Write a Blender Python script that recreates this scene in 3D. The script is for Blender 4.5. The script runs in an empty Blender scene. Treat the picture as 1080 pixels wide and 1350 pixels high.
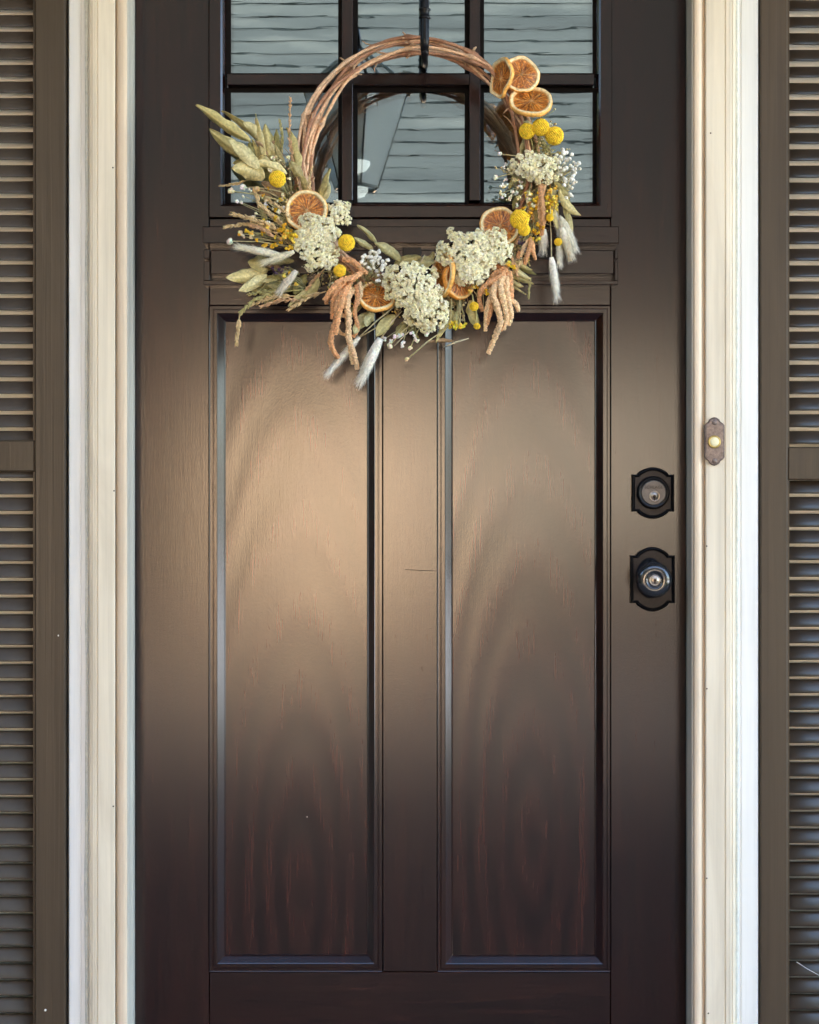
import bpy, math, random
from math import sin, cos, pi, radians, sqrt, atan2
from mathutils import Vector, Matrix, noise
random.seed(7)
R = random.random
U = random.uniform

# ------------------------------------------------------------------ camera, light, exposure
SC = bpy.context.scene
D = 2.6            # camera to door face, metres
S = 0.00126        # metres per photo pixel on the door face
HY = 640           # photo row of the horizon
ZC = 1.105         # camera height above the porch floor
cam_d = bpy.data.cameras.new('camera'); cam = bpy.data.objects.new('camera', cam_d)
SC.collection.objects.link(cam); SC.camera = cam
cam.location = (0, -D, ZC); cam.rotation_euler = (radians(90), 0, 0)
cam_d.sensor_fit = 'VERTICAL'; cam_d.sensor_height = 36; cam_d.sensor_width = 36
cam_d.lens = 36*(D/S)/1350
cam_d.shift_y = -(675-HY)/1350
cam_d.clip_start = 0.05; cam_d.clip_end = 500

SUN_EL, SUN_AZ = radians(40), radians(24)      # the sun stands behind the house
world = bpy.data.worlds.new('World'); SC.world = world; world.use_nodes = True
wn = world.node_tree
sky = wn.nodes.new('ShaderNodeTexSky'); sky.sky_type = 'NISHITA'; sky.sun_disc = False
sky.sun_elevation = SUN_EL; sky.sun_rotation = SUN_AZ
bg = wn.nodes['Background']; bg.inputs['Strength'].default_value = 0.12
wn.links.new(sky.outputs[0], bg.inputs['Color'])
sd = bpy.data.lights.new('sun', 'SUN'); sd.energy = 5.0; sd.angle = radians(0.5); sd.color = (1, .93, .82)
sun = bpy.data.objects.new('sun', sd); SC.collection.objects.link(sun)
sv = Vector((sin(SUN_AZ)*cos(SUN_EL), cos(SUN_AZ)*cos(SUN_EL), sin(SUN_EL)))
sun.rotation_euler = sv.to_track_quat('Z', 'Y').to_euler(); sun.location = (0, 8, 12)
vs = SC.view_settings; vs.view_transform = 'Standard'; vs.look = 'None'; vs.gamma = 1; vs.use_curve_mapping = False
vs.exposure = 3.9

# ------------------------------------------------------------------ helpers
def P(px, py, h=0.0):
    k = (D-h)/D
    return Vector(((px-540)*S*k, -h, ZC+(HY-py)*S*k))
def X(px, h=0.0): return (px-540)*S*(D-h)/D
def Z(py, h=0.0): return ZC+(HY-py)*S*(D-h)/D

class MB:
    def __init__(s): s.v = []; s.f = []; s.c = []; s.sm = []
    def add(s, vs_, fs, col=(1, 1, 1), smooth=False):
        b = len(s.v); s.v += [tuple(p) for p in vs_]; s.f += [tuple(i+b for i in f) for f in fs]
        if isinstance(col, list): s.c += col
        else: s.c += [col]*len(vs_)
        s.sm += [smooth]*len(fs)
        return s
    def box(s, x0, x1, y0, y1, z0, z1, col=(1, 1, 1), b=0.0):
        if x0 > x1: x0, x1 = x1, x0
        if y0 > y1: y0, y1 = y1, y0
        if z0 > z1: z0, z1 = z1, z0
        if b <= 0:
            v = [(x, y, z) for x in (x0, x1) for y in (y0, y1) for z in (z0, z1)]
            s.add(v, [(0, 1, 3, 2), (4, 6, 7, 5), (0, 4, 5, 1), (2, 3, 7, 6), (0, 2, 6, 4), (1, 5, 7, 3)], col)
        else:                                   # front edges (towards -y) chamfered
            A = [(x0, y1, z0), (x1, y1, z0), (x1, y1, z1), (x0, y1, z1)]
            B = [(x0, y0+b, z0), (x1, y0+b, z0), (x1, y0+b, z1), (x0, y0+b, z1)]
            C = [(x0+b, y0, z0+b), (x1-b, y0, z0+b), (x1-b, y0, z1-b), (x0+b, y0, z1-b)]
            fs = [(3, 2, 1, 0), (8, 9, 10, 11)]
            for i in range(4):
                j = (i+1) % 4
                fs += [(i, j, j+4, i+4), (i+4, j+4, j+8, i+8)]
            s.add(A+B+C, fs, col)
        return s
    def loop(s, x0, x1, z0, z1, prof, col=(1, 1, 1), close=False):
        """a mitred picture frame; prof = [(inset, y), ...]; x0<x1, z0<z1"""
        v = []
        for (o, y) in prof: v += [(x0+o, y, z0+o), (x1-o, y, z0+o), (x1-o, y, z1-o), (x0+o, y, z1-o)]
        fs = []
        for k in range(len(prof)-1):
            for i in range(4):
                j = (i+1) % 4
                fs.append((k*4+i, k*4+j, k*4+4+j, k*4+4+i))
        if close:
            k = len(prof)-1; fs.append((k*4, k*4+1, k*4+2, k*4+3))
        s.add(v, fs, col); return s
    def tube(s, pts, rad, n=8, col=(1, 1, 1), bump=0.0, smooth=True, cap=True):
        pts = [Vector(p) for p in pts]; m = len(pts)
        if not hasattr(rad, '__len__'): rad = [rad]*m
        v = []; cl = []
        up = Vector((0.13, -1, 0.21)).normalized()
        for i, p in enumerate(pts):
            t = (pts[min(i+1, m-1)]-pts[max(i-1, 0)])
            if t.length < 1e-9: t = Vector((0, 0, 1))
            t.normalize()
            a = t.cross(up)
            if a.length < 1e-4: a = t.cross(Vector((1, 0, 0)))
            a.normalize(); b = t.cross(a)
            for k in range(n):
                th = 2*pi*k/n; r = rad[i]*(1+U(-bump, bump))
                v.append(p+a*cos(th)*r+b*sin(th)*r)
                if isinstance(col, list): cl.append(col[i])
                else: cl.append(tuple(min(1, c*(1+U(-bump, bump)*.6)) for c in col))
        fs = []
        for i in range(m-1):
            for k in range(n):
                j = (k+1) % n
                fs.append((i*n+k, i*n+j, i*n+n+j, i*n+n+k))
        if cap: fs += [tuple(range(n))[::-1], tuple((m-1)*n+k for k in range(n))]
        s.add(v, fs, cl, smooth); return s
    def blob(s, c, r, col=(1, 1, 1), jit=0.2, scale=(1, 1, 1), sub=0, rot=None, smooth=True):
        V0, F0 = ICO[sub]
        c = Vector(c); rm = rot or Matrix.Rotation(U(0, 6.28), 3, Vector((U(-1, 1), U(-1, 1), U(-1, 1)+.01)).normalized())
        v = []
        for p in V0:
            q = Vector((p[0]*scale[0], p[1]*scale[1], p[2]*scale[2]))*(r*(1+U(-jit, jit)))
            v.append(c+rm @ q)
        s.add(v, F0, col, smooth); return s
    def build(s, name, mat, parent=None, origin=None, bevel=0, solid=0):
        me = bpy.data.meshes.new(name)
        o0 = Vector(origin) if origin is not None else (world_of(parent) if parent else Vector((0, 0, 0)))
        me.from_pydata([(x-o0.x, y-o0.y, z-o0.z) for x, y, z in s.v], [], s.f)
        me.polygons.foreach_set('use_smooth', s.sm)
        ca = me.color_attributes.new('Col', 'FLOAT_COLOR', 'POINT')
        ca.data.foreach_set('color', [q for c in s.c for q in (c[0], c[1], c[2], 1)])
        if mat: me.materials.append(mat)
        me.update()
        o = bpy.data.objects.new(name, me); SC.collection.objects.link(o)
        if parent:
            o.parent = parent
            o.location = o0-world_of(parent)
        else: o.location = o0
        if bevel:
            m = o.modifiers.new('bevel', 'BEVEL'); m.width = bevel; m.segments = 2; m.limit_method = 'ANGLE'; m.angle_limit = radians(40)
        if solid:
            m = o.modifiers.new('solidify', 'SOLIDIFY'); m.thickness = solid
        return o
WPOS = {}
def world_of(o):
    p = Vector((0, 0, 0))
    while o is not None: p = p+Vector(o.location); o = o.parent
    return p
def empty(name, loc):
    o = bpy.data.objects.new(name, None); SC.collection.objects.link(o); o.location = loc; o.empty_display_size = .05; return o
def tag(o, label=None, cat=None, group=None, kind=None):
    if label: o['label'] = label
    if cat: o['category'] = cat
    if group: o['group'] = group
    if kind: o['kind'] = kind
    return o

def make_ico():
    t = (1+5**.5)/2
    v = [(-1, t, 0), (1, t, 0), (-1, -t, 0), (1, -t, 0), (0, -1, t), (0, 1, t), (0, -1, -t), (0, 1, -t), (t, 0, -1), (t, 0, 1), (-t, 0, -1), (-t, 0, 1)]
    v = [Vector(p).normalized() for p in v]
    f = [(0, 11, 5), (0, 5, 1), (0, 1, 7), (0, 7, 10), (0, 10, 11), (1, 5, 9), (5, 11, 4), (11, 10, 2), (10, 7, 6), (7, 1, 8), (3, 9, 4), (3, 4, 2), (3, 2, 6), (3, 6, 8), (3, 8, 9), (4, 9, 5), (2, 4, 11), (6, 2, 10), (8, 6, 7), (9, 8, 1)]
    out = [([tuple(p) for p in v], f)]
    for _ in range(3):
        nv = list(v); nf = []; mid = {}
        def m(a, b):
            k = (min(a, b), max(a, b))
            if k not in mid: mid[k] = len(nv); nv.append(((nv[a]+nv[b])/2).normalized())
            return mid[k]
        for a, b, c in f:
            x, y, z = m(a, b), m(b, c), m(c, a); nf += [(a, x, z), (b, y, x), (c, z, y), (x, y, z)]
        v, f = nv, nf; out.append(([tuple(p) for p in v], f))
    return out
ICO = make_ico()

def lathe(mb, c, prof, n=40, col=(1, 1, 1), sx=1, sz=1):
    """revolve prof [(r, h)] about the -y axis through c; h towards the camera"""
    v = []; fs = []
    for (r, h) in prof:
        for k in range(n):
            th = 2*pi*k/n; v.append((c[0]+r*cos(th)*sx, c[1]-h, c[2]+r*sin(th)*sz))
    for i in range(len(prof)-1):
        for k in range(n):
            j = (k+1) % n; fs.append((i*n+k, i*n+j, i*n+n+j, i*n+n+k))
    if prof[-1][0] > 0: fs.append(tuple((len(prof)-1)*n+k for k in range(n)))
    mb.add(v, fs, col, True)

# ------------------------------------------------------------------ materials
def new_mat(name):
    m = bpy.data.materials.new(name); m.use_nodes = True
    return m, m.node_tree, m.node_tree.nodes['Principled BSDF']
def N(nt, t, **kw):
    n = nt.nodes.new(t)
    for k, v in kw.items():
        if k in n.inputs: n.inputs[k].default_value = v
        else: setattr(n, k, v)
    return n
def coords(nt, scale, obj=True):
    g = nt.nodes.new('ShaderNodeNewGeometry'); m = nt.nodes.new('ShaderNodeMapping'); m.inputs['Scale'].default_value = scale
    nt.links.new(g.outputs['Position'], m.inputs['Vector']); return m.outputs[0]
def ramp(nt, src, stops):
    r = nt.nodes.new('ShaderNodeValToRGB'); e = r.color_ramp.elements
    while len(e) < len(stops): e.new(.5)
    for i, (p, c) in enumerate(stops): e[i].position = p; e[i].color = (*c, 1)
    nt.links.new(src, r.inputs[0]); return r.outputs[0]
def noise_n(nt, vec, scale, detail=4, rough=.55, dist=0):
    n = N(nt, 'ShaderNodeTexNoise', Scale=scale, Detail=detail, Roughness=rough, Distortion=dist)
    nt.links.new(vec, n.inputs['Vector']); return n.outputs['Fac']
def bump(nt, bs, h, strength, dist=.001, prev=None):
    b = N(nt, 'ShaderNodeBump', Strength=strength, Distance=dist); nt.links.new(h, b.inputs['Height'])
    if prev is not None: nt.links.new(prev, b.inputs['Normal'])
    if bs is not None: nt.links.new(b.outputs[0], bs.inputs['Normal'])
    return b.outputs[0]
def mixc(nt, fac, a, b, typ='MIX'):
    m = nt.nodes.new('ShaderNodeMix'); m.data_type = 'RGBA'; m.blend_type = typ
    for inp, val in ((m.inputs[0], fac), (m.inputs[6], a), (m.inputs[7], b)):
        if hasattr(val, 'is_output'): nt.links.new(val, inp)
        elif isinstance(val, (int, float)): inp.default_value = val
        else: inp.default_value = (*val, 1)
    return m.outputs[2]

def door_mat(name, horiz=False, figure=0.0, centre=None):
    m, nt, bs = new_mat(name)
    g = (4.5, 1, 90) if horiz else (90, 1, 4.5)
    v1 = coords(nt, (g[0]*.75, 1, g[2]*.75)); v2 = coords(nt, (g[0]*4, 1, g[2]*4)); v3 = coords(nt, (1, 1, 1))
    a = noise_n(nt, v1, 1.0, 7, .68, .8 + figure); b = noise_n(nt, v2, 1.0, 3, .6)
    col = ramp(nt, a, [(.30, (.0080, .0038, .0036)), (.48, (.0150, .0060, .0049)), (.62, (.0240, .0082, .0058)), (.78, (.036, .0120, .0078))])
    col2 = ramp(nt, b, [(.35, (.5, .5, .55)), (.65, (1.35, 1.2, 1.1))])
    cc = mixc(nt, 1.0, col, col2, 'MULTIPLY')
    if centre:
        gg = nt.nodes.new('ShaderNodeNewGeometry'); mp = nt.nodes.new('ShaderNodeMapping'); mp.vector_type = 'POINT'
        mp.inputs['Location'].default_value = (-centre[0]*15, 0, -centre[1]*3.6); mp.inputs['Scale'].default_value = (15, 0, 3.6)
        nt.links.new(gg.outputs['Position'], mp.inputs['Vector'])
        wv = N(nt, 'ShaderNodeTexWave'); wv.wave_type = 'RINGS'; wv.rings_direction = 'Y'; wv.inputs['Scale'].default_value = .62; wv.inputs['Distortion'].default_value = 3.0; wv.inputs['Detail'].default_value = 4; wv.inputs['Detail Scale'].default_value = .8; wv.inputs['Detail Roughness'].default_value = .6
        nt.links.new(mp.outputs[0], wv.inputs['Vector'])
        cc = mixc(nt, 1.0, cc, ramp(nt, wv.outputs['Fac'], [(.1, (.66, .68, .74)), (.85, (1.6, 1.35, 1.25))]), 'MULTIPLY')
    wfac = wv.outputs['Fac'] if centre else None
    spk = noise_n(nt, v3, 2.3, 5, .6)
    dust = ramp(nt, spk, [(.45, (0, 0, 0)), (.75, (1, 1, 1))])
    cc = mixc(nt, N(nt, 'ShaderNodeMath', operation='MULTIPLY').outputs[0], cc, (.05, .04, .035)) if False else cc
    nt.links.new(cc, bs.inputs['Base Color'])
    rr = N(nt, 'ShaderNodeMapRange'); rr.inputs['To Min'].default_value = .155; rr.inputs['To Max'].default_value = .215
    nt.links.new(spk, rr.inputs['Value']); nt.links.new(rr.outputs[0], bs.inputs['Roughness'])
    bs.inputs['IOR'].default_value = 1.56
    fine = noise_n(nt, coords(nt, (1, 1, .55) if not horiz else (.55, 1, 1)), 420, 2, .6)
    p = bump(nt, None, fine, .20, .0004)
    p = bump(nt, None, b, .16, .0004, p)
    if wfac is not None: p = bump(nt, None, wfac, .16, .0009, p)
    bump(nt, bs, spk, .05, .004, p)
    return m
M = {}
M['door'] = door_mat('door_stained_vertical_grain'); M['door_h'] = door_mat('door_stained_horizontal_grain', True); M['door_p'] = door_mat('door_left_panel_cathedral_grain', False, .6, (X(395), Z(1190))); M['door_p2'] = door_mat('door_right_panel_cathedral_grain', False, .6, (X(702), Z(1120)))

def simple(name, c, rough=.5, spec=.5, var=.15, scale=60, bmp=.1, metal=0.0, stretch=(1, 1, 1), bd=.001):
    m, nt, bs = new_mat(name)
    f = noise_n(nt, coords(nt, stretch), scale, 5, .6)
    lo = tuple(x*(1-var) for x in c); hi = tuple(min(1, x*(1+var)) for x in c)
    nt.links.new(ramp(nt, f, [(.3, lo), (.7, hi)]), bs.inputs['Base Color'])
    bs.inputs['Roughness'].default_value = rough; bs.inputs['Specular IOR Level'].default_value = spec; bs.inputs['Metallic'].default_value = metal
    if bmp: bump(nt, bs, f, bmp, bd)
    return m
def painted_wood(name, c, dirt, rough, ln=90, bstr=.25, spec=.5):
    m, nt, bs = new_mat(name)
    a = noise_n(nt, coords(nt, (ln, 30, 1.6)), 1, 5, .6, .3)
    b = noise_n(nt, coords(nt, (14, 4, 2.2)), 1, 6, .62, .8)
    col = ramp(nt, b, [(.36, dirt), (.60, c)])
    cc = mixc(nt, .5, col, ramp(nt, a, [(.3, tuple(x*.70 for x in c)), (.58, c)]))
    nt.links.new(cc, bs.inputs['Base Color']); bs.inputs['Roughness'].default_value = rough
    bs.inputs['Specular IOR Level'].default_value = spec
    p = bump(nt, None, a, bstr, .0006)
    bump(nt, bs, b, .15, .002, p)
    return m
M['cream'] = painted_wood('casing_cream_paint', (.78, .70, .54), (.58, .50, .37), .5, 70, .5)
M['cream2'] = painted_wood('casing_bead_tan_paint', (.76, .62, .45), (.56, .45, .32), .45, 60, .2)
M['white'] = painted_wood('trim_white_paint', (.82, .82, .78), (.72, .73, .68), .4, 40, .1)
M['caulk'] = simple('caulk_grey', (.62, .64, .58), .6, .4, .12, 120, .2)
M['jamb'] = painted_wood('jamb_weatherstrip', (.54, .51, .43), (.42, .39, .32), .5, 60, .15)
M['shutter'] = painted_wood('shutter_brown_vinyl', (.072, .052, .033), (.050, .036, .023), .38, 110, 1.3, .3)
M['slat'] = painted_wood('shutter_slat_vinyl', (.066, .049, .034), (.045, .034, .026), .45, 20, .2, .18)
for k_ in ('slat',):
    pass
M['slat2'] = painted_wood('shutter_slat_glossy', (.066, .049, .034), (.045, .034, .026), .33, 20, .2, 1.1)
M['pane_shade'] = simple('pane_shade_black', (.006, .005, .005), .75, .12, .2, 200, .1)
M['wall'] = simple('house_wall_cream', (.80, .76, .66), .6, .3, .05, 20, .05)
M['black'] = simple('black_bronze_metal', (.006, .006, .007), .30, .22, .3, 300, .08, 0.0)
M['bronze'] = simple('aged_bronze_plate', (.026, .021, .020), .40, .2, .25, 240, .12, .1)
M['bronze2'] = simple('satin_lock_face', (.10, .092, .088), .36, .5, .2, 200, .1, .2)
M['nickel'] = simple('worn_key_cylinder', (.38, .33, .28), .3, .6, .2, 400, .1, 1.0)
M['knob'] = simple('polished_black_knob', (.016, .017, .02), .14, .8, .2, 60, .02)
M['bell'] = simple('doorbell_antique_brown', (.20, .15, .125), .40, .5, .4, 260, .4, .3)
M['brass'] = simple('doorbell_brass', (.42, .34, .13), .3, .5, .15, 200, .1, .9)
M['button'] = simple('doorbell_ivory_button', (.80, .74, .46), .35, .5, .08, 200, .05)
M['dark'] = simple('nail_hole_dark', (.05, .03, .02), .8, .2, .1, 50, 0)

# glass: double pane, about 15 percent mirror, slightly wavy
m, nt, bs = new_mat('window_glass')
nt.nodes.remove(bs)
tr = N(nt, 'ShaderNodeBsdfTransparent'); tr.inputs[0].default_value = (.80, .86, .86, 1)
gl = N(nt, 'ShaderNodeBsdfGlossy'); gl.inputs['Roughness'].default_value = .004; gl.inputs['Color'].default_value = (.97, 1, 1, 1)
mx = N(nt, 'ShaderNodeMixShader'); mx.inputs[0].default_value = .37
nt.links.new(tr.outputs[0], mx.inputs[1]); nt.links.new(gl.outputs[0], mx.inputs[2])
nt.links.new(mx.outputs[0], nt.nodes['Material Output'].inputs['Surface'])
hn = noise_n(nt, coords(nt, (3.5, 1, 24)), 1, 3, .55, .4)
b_ = N(nt, 'ShaderNodeBump', Strength=.5, Distance=.000065); nt.links.new(hn, b_.inputs['Height']); nt.links.new(b_.outputs[0], gl.inputs['Normal'])
M['glass'] = m

m, nt, bs = new_mat('seeded_lantern_glass'); nt.nodes.remove(bs)
tr = N(nt, 'ShaderNodeBsdfTransparent'); tr.inputs[0].default_value = (.75, .78, .78, 1)
df = N(nt, 'ShaderNodeBsdfDiffuse'); df.inputs['Color'].default_value = (.8, .85, .85, 1)
mx = N(nt, 'ShaderNodeMixShader'); mx.inputs[0].default_value = .5
nt.links.new(tr.outputs[0], mx.inputs[1]); nt.links.new(df.outputs[0], mx.inputs[2]); nt.links.new(mx.outputs[0], nt.nodes['Material Output'].inputs['Surface'])
M['seeded'] = m
def col_mat(name, rough=.7, spec=.3, sss=0.0, trans=0.0, bmp=0.0, bs_scale=900):
    m, nt, bs = new_mat(name)
    a = N(nt, 'ShaderNodeVertexColor'); a.layer_name = 'Col'
    f = noise_n(nt, coords(nt, (1, 1, 1)), 260, 4, .6)
    cc = mixc(nt, 1.0, a.outputs[0], ramp(nt, f, [(.3, (.66, .66, .66)), (.62, (1.15, 1.14, 1.1))]), 'MULTIPLY')
    nt.links.new(cc, bs.inputs['Base Color']); bs.inputs['Roughness'].default_value = rough; bs.inputs['Specular IOR Level'].default_value = spec
    if sss: bs.inputs['Subsurface Weight'].default_value = sss; bs.inputs['Subsurface Radius'].default_value = (.004, .002, .001); bs.inputs['Subsurface Scale'].default_value = 1
    if bmp: bump(nt, bs, noise_n(nt, coords(nt, (1, 1, 1)), bs_scale, 2, .5), bmp, .0008)
    if trans:
        t = N(nt, 'ShaderNodeBsdfTranslucent'); nt.links.new(cc, t.inputs[0])
        x = N(nt, 'ShaderNodeMixShader'); x.inputs[0].default_value = trans
        nt.links.new(bs.outputs[0], x.inputs[1]); nt.links.new(t.outputs[0], x.inputs[2]); nt.links.new(x.outputs[0], nt.nodes['Material Output'].inputs['Surface'])
    return m
M['vine'] = col_mat('grapevine_bark', .62, .35, bmp=.5, bs_scale=500)
M['leaf'] = col_mat('dried_leaf', .5, .35, trans=.12, bmp=.3, bs_scale=420)
M['petal'] = col_mat('dried_petals', .75, .2, trans=.04)
M['pulp'] = col_mat('dried_orange_pulp', .38, .5, trans=.15, bmp=.6, bs_scale=700)
M['peel'] = col_mat('dried_orange_peel', .5, .4, bmp=.4, bs_scale=900)
M['fuzz'] = col_mat('fuzzy_seed_head', .85, .1, trans=.08)
M['stem'] = col_mat('dried_stem', .6, .3)
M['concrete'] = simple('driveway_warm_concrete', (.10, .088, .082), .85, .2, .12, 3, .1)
M['porch'] = simple('porch_floor_grey', (.10, .095, .10), .6, .3, .15, 8, .1)
M['ceil'] = simple('porch_ceiling_brown_stain', (.11, .085, .06), .6, .3, .15, 6, .05)
M['lawn'] = simple('lawn_dry_green', (.055, .06, .022), .9, .1, .35, 5, .4)
m, nt, bs = new_mat('neighbour_siding_blue_grey')
f_ = noise_n(nt, coords(nt, (.35, 1, 3.6)), 1, 6, .65, .3)
nt.links.new(ramp(nt, f_, [(.3, (.0095, .0122, .0132)), (.52, (.0165, .0205, .0215)), (.7, (.034, .039, .038))]), bs.inputs['Base Color']); bs.inputs['Roughness'].default_value = .85; bs.inputs['Specular IOR Level'].default_value = .1
M['siding'] = m
M['sheen_panel'] = simple('sheen_panel_tan', (.45, .385, .30), .85, .2, .1, 4, .1)
M['brown_brick'] = simple('neighbour_dark_brick', (.030, .022, .018), .9, .15, .25, 4, .1)
M['apron'] = simple('sheen_apron_warm', (.34, .25, .17), .85, .2, .2, 3, .1)
M['side'] = simple('side_reflector_pale_blue', (.62, .66, .70), .9, .1, .1, 6, .1)
M['gdoor'] = simple('garage_door_almond', (.94, .69, .46), .6, .3, .06, 3, .05)
M['roof'] = simple('roof_shingle_brown', (.09, .075, .065), .9, .2, .3, 8, .3)
M['inwall'] = simple('hallway_grey_paint', (.34, .36, .36), .8, .2, .04, 3, 0)
M['infloor'] = simple('hallway_floor', (.10, .07, .05), .5, .4, .2, 6, .05)
M['trim_in'] = simple('hallway_white_trim', (.8, .82, .8), .5, .3, .04, 3, 0)
m, nt, bs = new_mat('ceiling_lamp_glow'); bs.inputs['Emission Color'].default_value = (1, .97, .9, 1); bs.inputs['Emission Strength'].default_value = .11
M['lamp'] = m

# ------------------------------------------------------------------ large structure
def st(name, mb, mat, kind='structure'): return tag(mb.build(name, mat), kind=kind)
GZ = -.32
st('ground', MB().box(-200, 200, -200, 200, GZ-.3, GZ), M['lawn'])
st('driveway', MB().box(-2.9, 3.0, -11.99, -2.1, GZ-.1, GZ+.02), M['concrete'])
st('porch_floor', MB().box(-3.4, 3.4, -1.5, .14, GZ-.05, -.02), M['porch'])
st('porch_step', MB().box(-1.2, 1.2, -1.9, -1.502, GZ-.05, -.17), M['porch'])
WY = -.020
WX = 456*S
st('house_wall', MB().box(-6, X(168, 0)-.03, WY, .14, GZ, 3.4).box(X(916, 0)+.03, 6, WY, .14, GZ, 3.4).box(X(168)-.03, X(916)+.03, WY, .14, 2.10, 3.4), M['wall'])
st('porch_ceiling', MB().box(-3.6, 3.6, -1.55, WY-.002, 3.0, 3.08).box(-3.6, 3.6, -1.55, -1.4, 2.82, 2.998), M['ceil'])
st('house_roof', MB().add([(-6.5, -1.75, 3.1), (6.5, -1.75, 3.1), (6.5, 4, 6.4), (-6.5, 4, 6.4), (-6.5, 4, 3.1), (6.5, 4, 3.1)], [(0, 1, 2, 3), (0, 3, 4), (1, 5, 2), (3, 2, 5, 4), (0, 4, 5, 1)]), M['roof'])
for sx in (-1, 1):
    t = empty('porch_post', (sx*3.2, -1.45, -.02))
    tag(t, 'square brown porch post at the %s end of the porch beam' % ('left' if sx < 0 else 'right'), 'porch post', 'porch posts')
    MB().box(sx*3.2-.06, sx*3.2+.06, -1.51, -1.39, .13, 2.7, b=.008).build('shaft', M['ceil'], t)
    MB().box(sx*3.2-.08, sx*3.2+.08, -1.53, -1.37, -.02, .128).build('base', M['ceil'], t)
    MB().box(sx*3.2-.08, sx*3.2+.08, -1.53, -1.37, 2.702, 2.818).build('capital', M['ceil'], t)
st('added_side_reflector', MB().box(6.7, 22, -12, 3, GZ-.1, GZ+.01), M['side'])  # unseen pale ground added to brighten the bevels that face right
# lantern hanging from the porch ceiling, seen mirrored in the middle pane
lt = empty('porch_lantern', (-.13, -1.2, 3.0)); tag(lt, 'tapered black porch lantern with seeded glass, mirrored in the middle pane', 'lantern')
lx_, ly_, lz0, lz1 = -.13, -1.2, 1.835, 2.075
ring_ = lambda rr, zz: [Vector((lx_+rr*cos(pi/3*k+.3), ly_+rr*sin(pi/3*k+.3), zz)) for k in range(6)]
ra_, rb_ = ring_(.135, lz1), ring_(.055, lz0)
mb = MB()
for k in range(6):
    j = (k+1) % 6; mb.tube([ra_[k], rb_[k]], .0026, 6); mb.tube([ra_[k], ra_[j]], .0035, 6); mb.tube([rb_[k], rb_[j]], .004, 6)
    mb.tube([ra_[k], Vector((lx_, ly_, lz1+.11))], .004, 6)
mb.tube([Vector((lx_, ly_, lz1+.10)), Vector((lx_, ly_, lz1+.15))], [.014, .008], 8); mb.tube([Vector((lx_, ly_, lz0)), Vector((lx_, ly_, lz0-.03))], [.012, .003], 8)
mb.build('frame', M['black'], lt)
MB().tube([Vector((lx_, ly_, lz1+.15)), Vector((lx_, ly_, 2.999))], .004, 6).build('hanging_rod', M['black'], lt)
for k in range(6):
    j = (k+1) % 6; MB().add([ra_[k], ra_[j], rb_[j], rb_[k]], [(0, 1, 2, 3)]).build('glass_panel', M['seeded'], lt, solid=.002)
st('added_sheen_apron', MB().box(-2.4, .2, -11.98, -8.3, GZ-.1, GZ+.035), M['apron'])  # unseen warm slab added to carry the sheen lower on the door
# hallway behind the glass
hx = 1.6
st('hallway_wall', MB().box(-hx-.1, -hx, .142, 6, -.02, 2.5).box(hx, hx+.1, .142, 6, -.02, 2.5).box(-hx, hx, 5.9, 6, -.02, 2.5)
   .box(-hx, X(176), .142, .16, -.02, 2.5).box(X(907), hx, .142, .16, -.02, 2.5), M['inwall'])
st('hallway_floor', MB().box(-hx-.1, hx+.1, .142, 6, -.1, -.02), M['infloor'])
st('hallway_ceiling', MB().box(-hx-.1, hx+.1, .142, 6, 2.502, 2.56), M['inwall'])
xa, xb = (466-540)*S*(D+5.6)/D, (489-540)*S*(D+5.6)/D
t = MB().box(xa, xb, 5.6, 5.66, -.02, 2.5, b=.006).build('hallway_door_trim', M['trim_in'])
tag(t, 'upright white trim board seen dimly through the middle glass pane', 'door trim')
for i, yy in enumerate((4.15, 4.75)):
    t = empty('ceiling_lamp', (-.22-.03*i, yy, 2.5)); lx = -.222-.025*i
    t.location = (lx, yy, 2.5)
    tag(t, ('upper' if i == 0 else 'lower')+' of the two white ceiling lamps glowing behind the middle glass pane', 'ceiling lamp', 'hallway ceiling lamps')
    mb = MB(); v = []; n = 24
    for (r, z) in ((.052, 2.5), (.052, 2.485), (.035, 2.462), (0.005, 2.452)):
        v += [(lx+r*cos(2*pi*k/n), yy+r*sin(2*pi*k/n), z) for k in range(n)]
    mb.add(v, [(a*n+k, a*n+(k+1) % n, (a+1)*n+(k+1) % n, (a+1)*n+k) for a in range(3) for k in range(n)], smooth=True)
    mb.build('lamp_glass', M['lamp'], t)
# neighbour's house across the drive, seen mirrored in the panes and in the varnish
nh = empty('neighbour_house', (0, -12, GZ)); tag(nh, 'house with blue grey lap siding above an almond garage, mirrored in the panes', 'house')
MB().box(-11, 11, -14, -12.06, GZ, 7.2).build('wall', M['brown_brick'], nh)
MB().box(.17, 3.0, -12.058, -12.0, .60, 2.05).build('added_sheen_panel', M['sheen_panel'], nh)  # unseen tan panel added for the sheen on the door's right half
MB().box(-1.75, .15, -12.058, -12.0, GZ+.3, 1.95).build('garage_door', M['gdoor'], nh)
z = 2.9
k = 0
while z < 7.1:
    e = .118
    mb = MB(); mb.add([(-11, -12.009, z), (11, -12.009, z), (11, -12.02, z+e), (-11, -12.02, z+e), (-11, -12.055, z), (11, -12.055, z), (11, -12.055, z+e), (-11, -12.055, z+e)],
                      [(0, 1, 2, 3), (0, 4, 5, 1), (3, 2, 6, 7), (0, 3, 7, 4), (1, 5, 6, 2)])
    mb.build('siding_board', M['siding'], nh); z += e+.0005; k += 1
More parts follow.
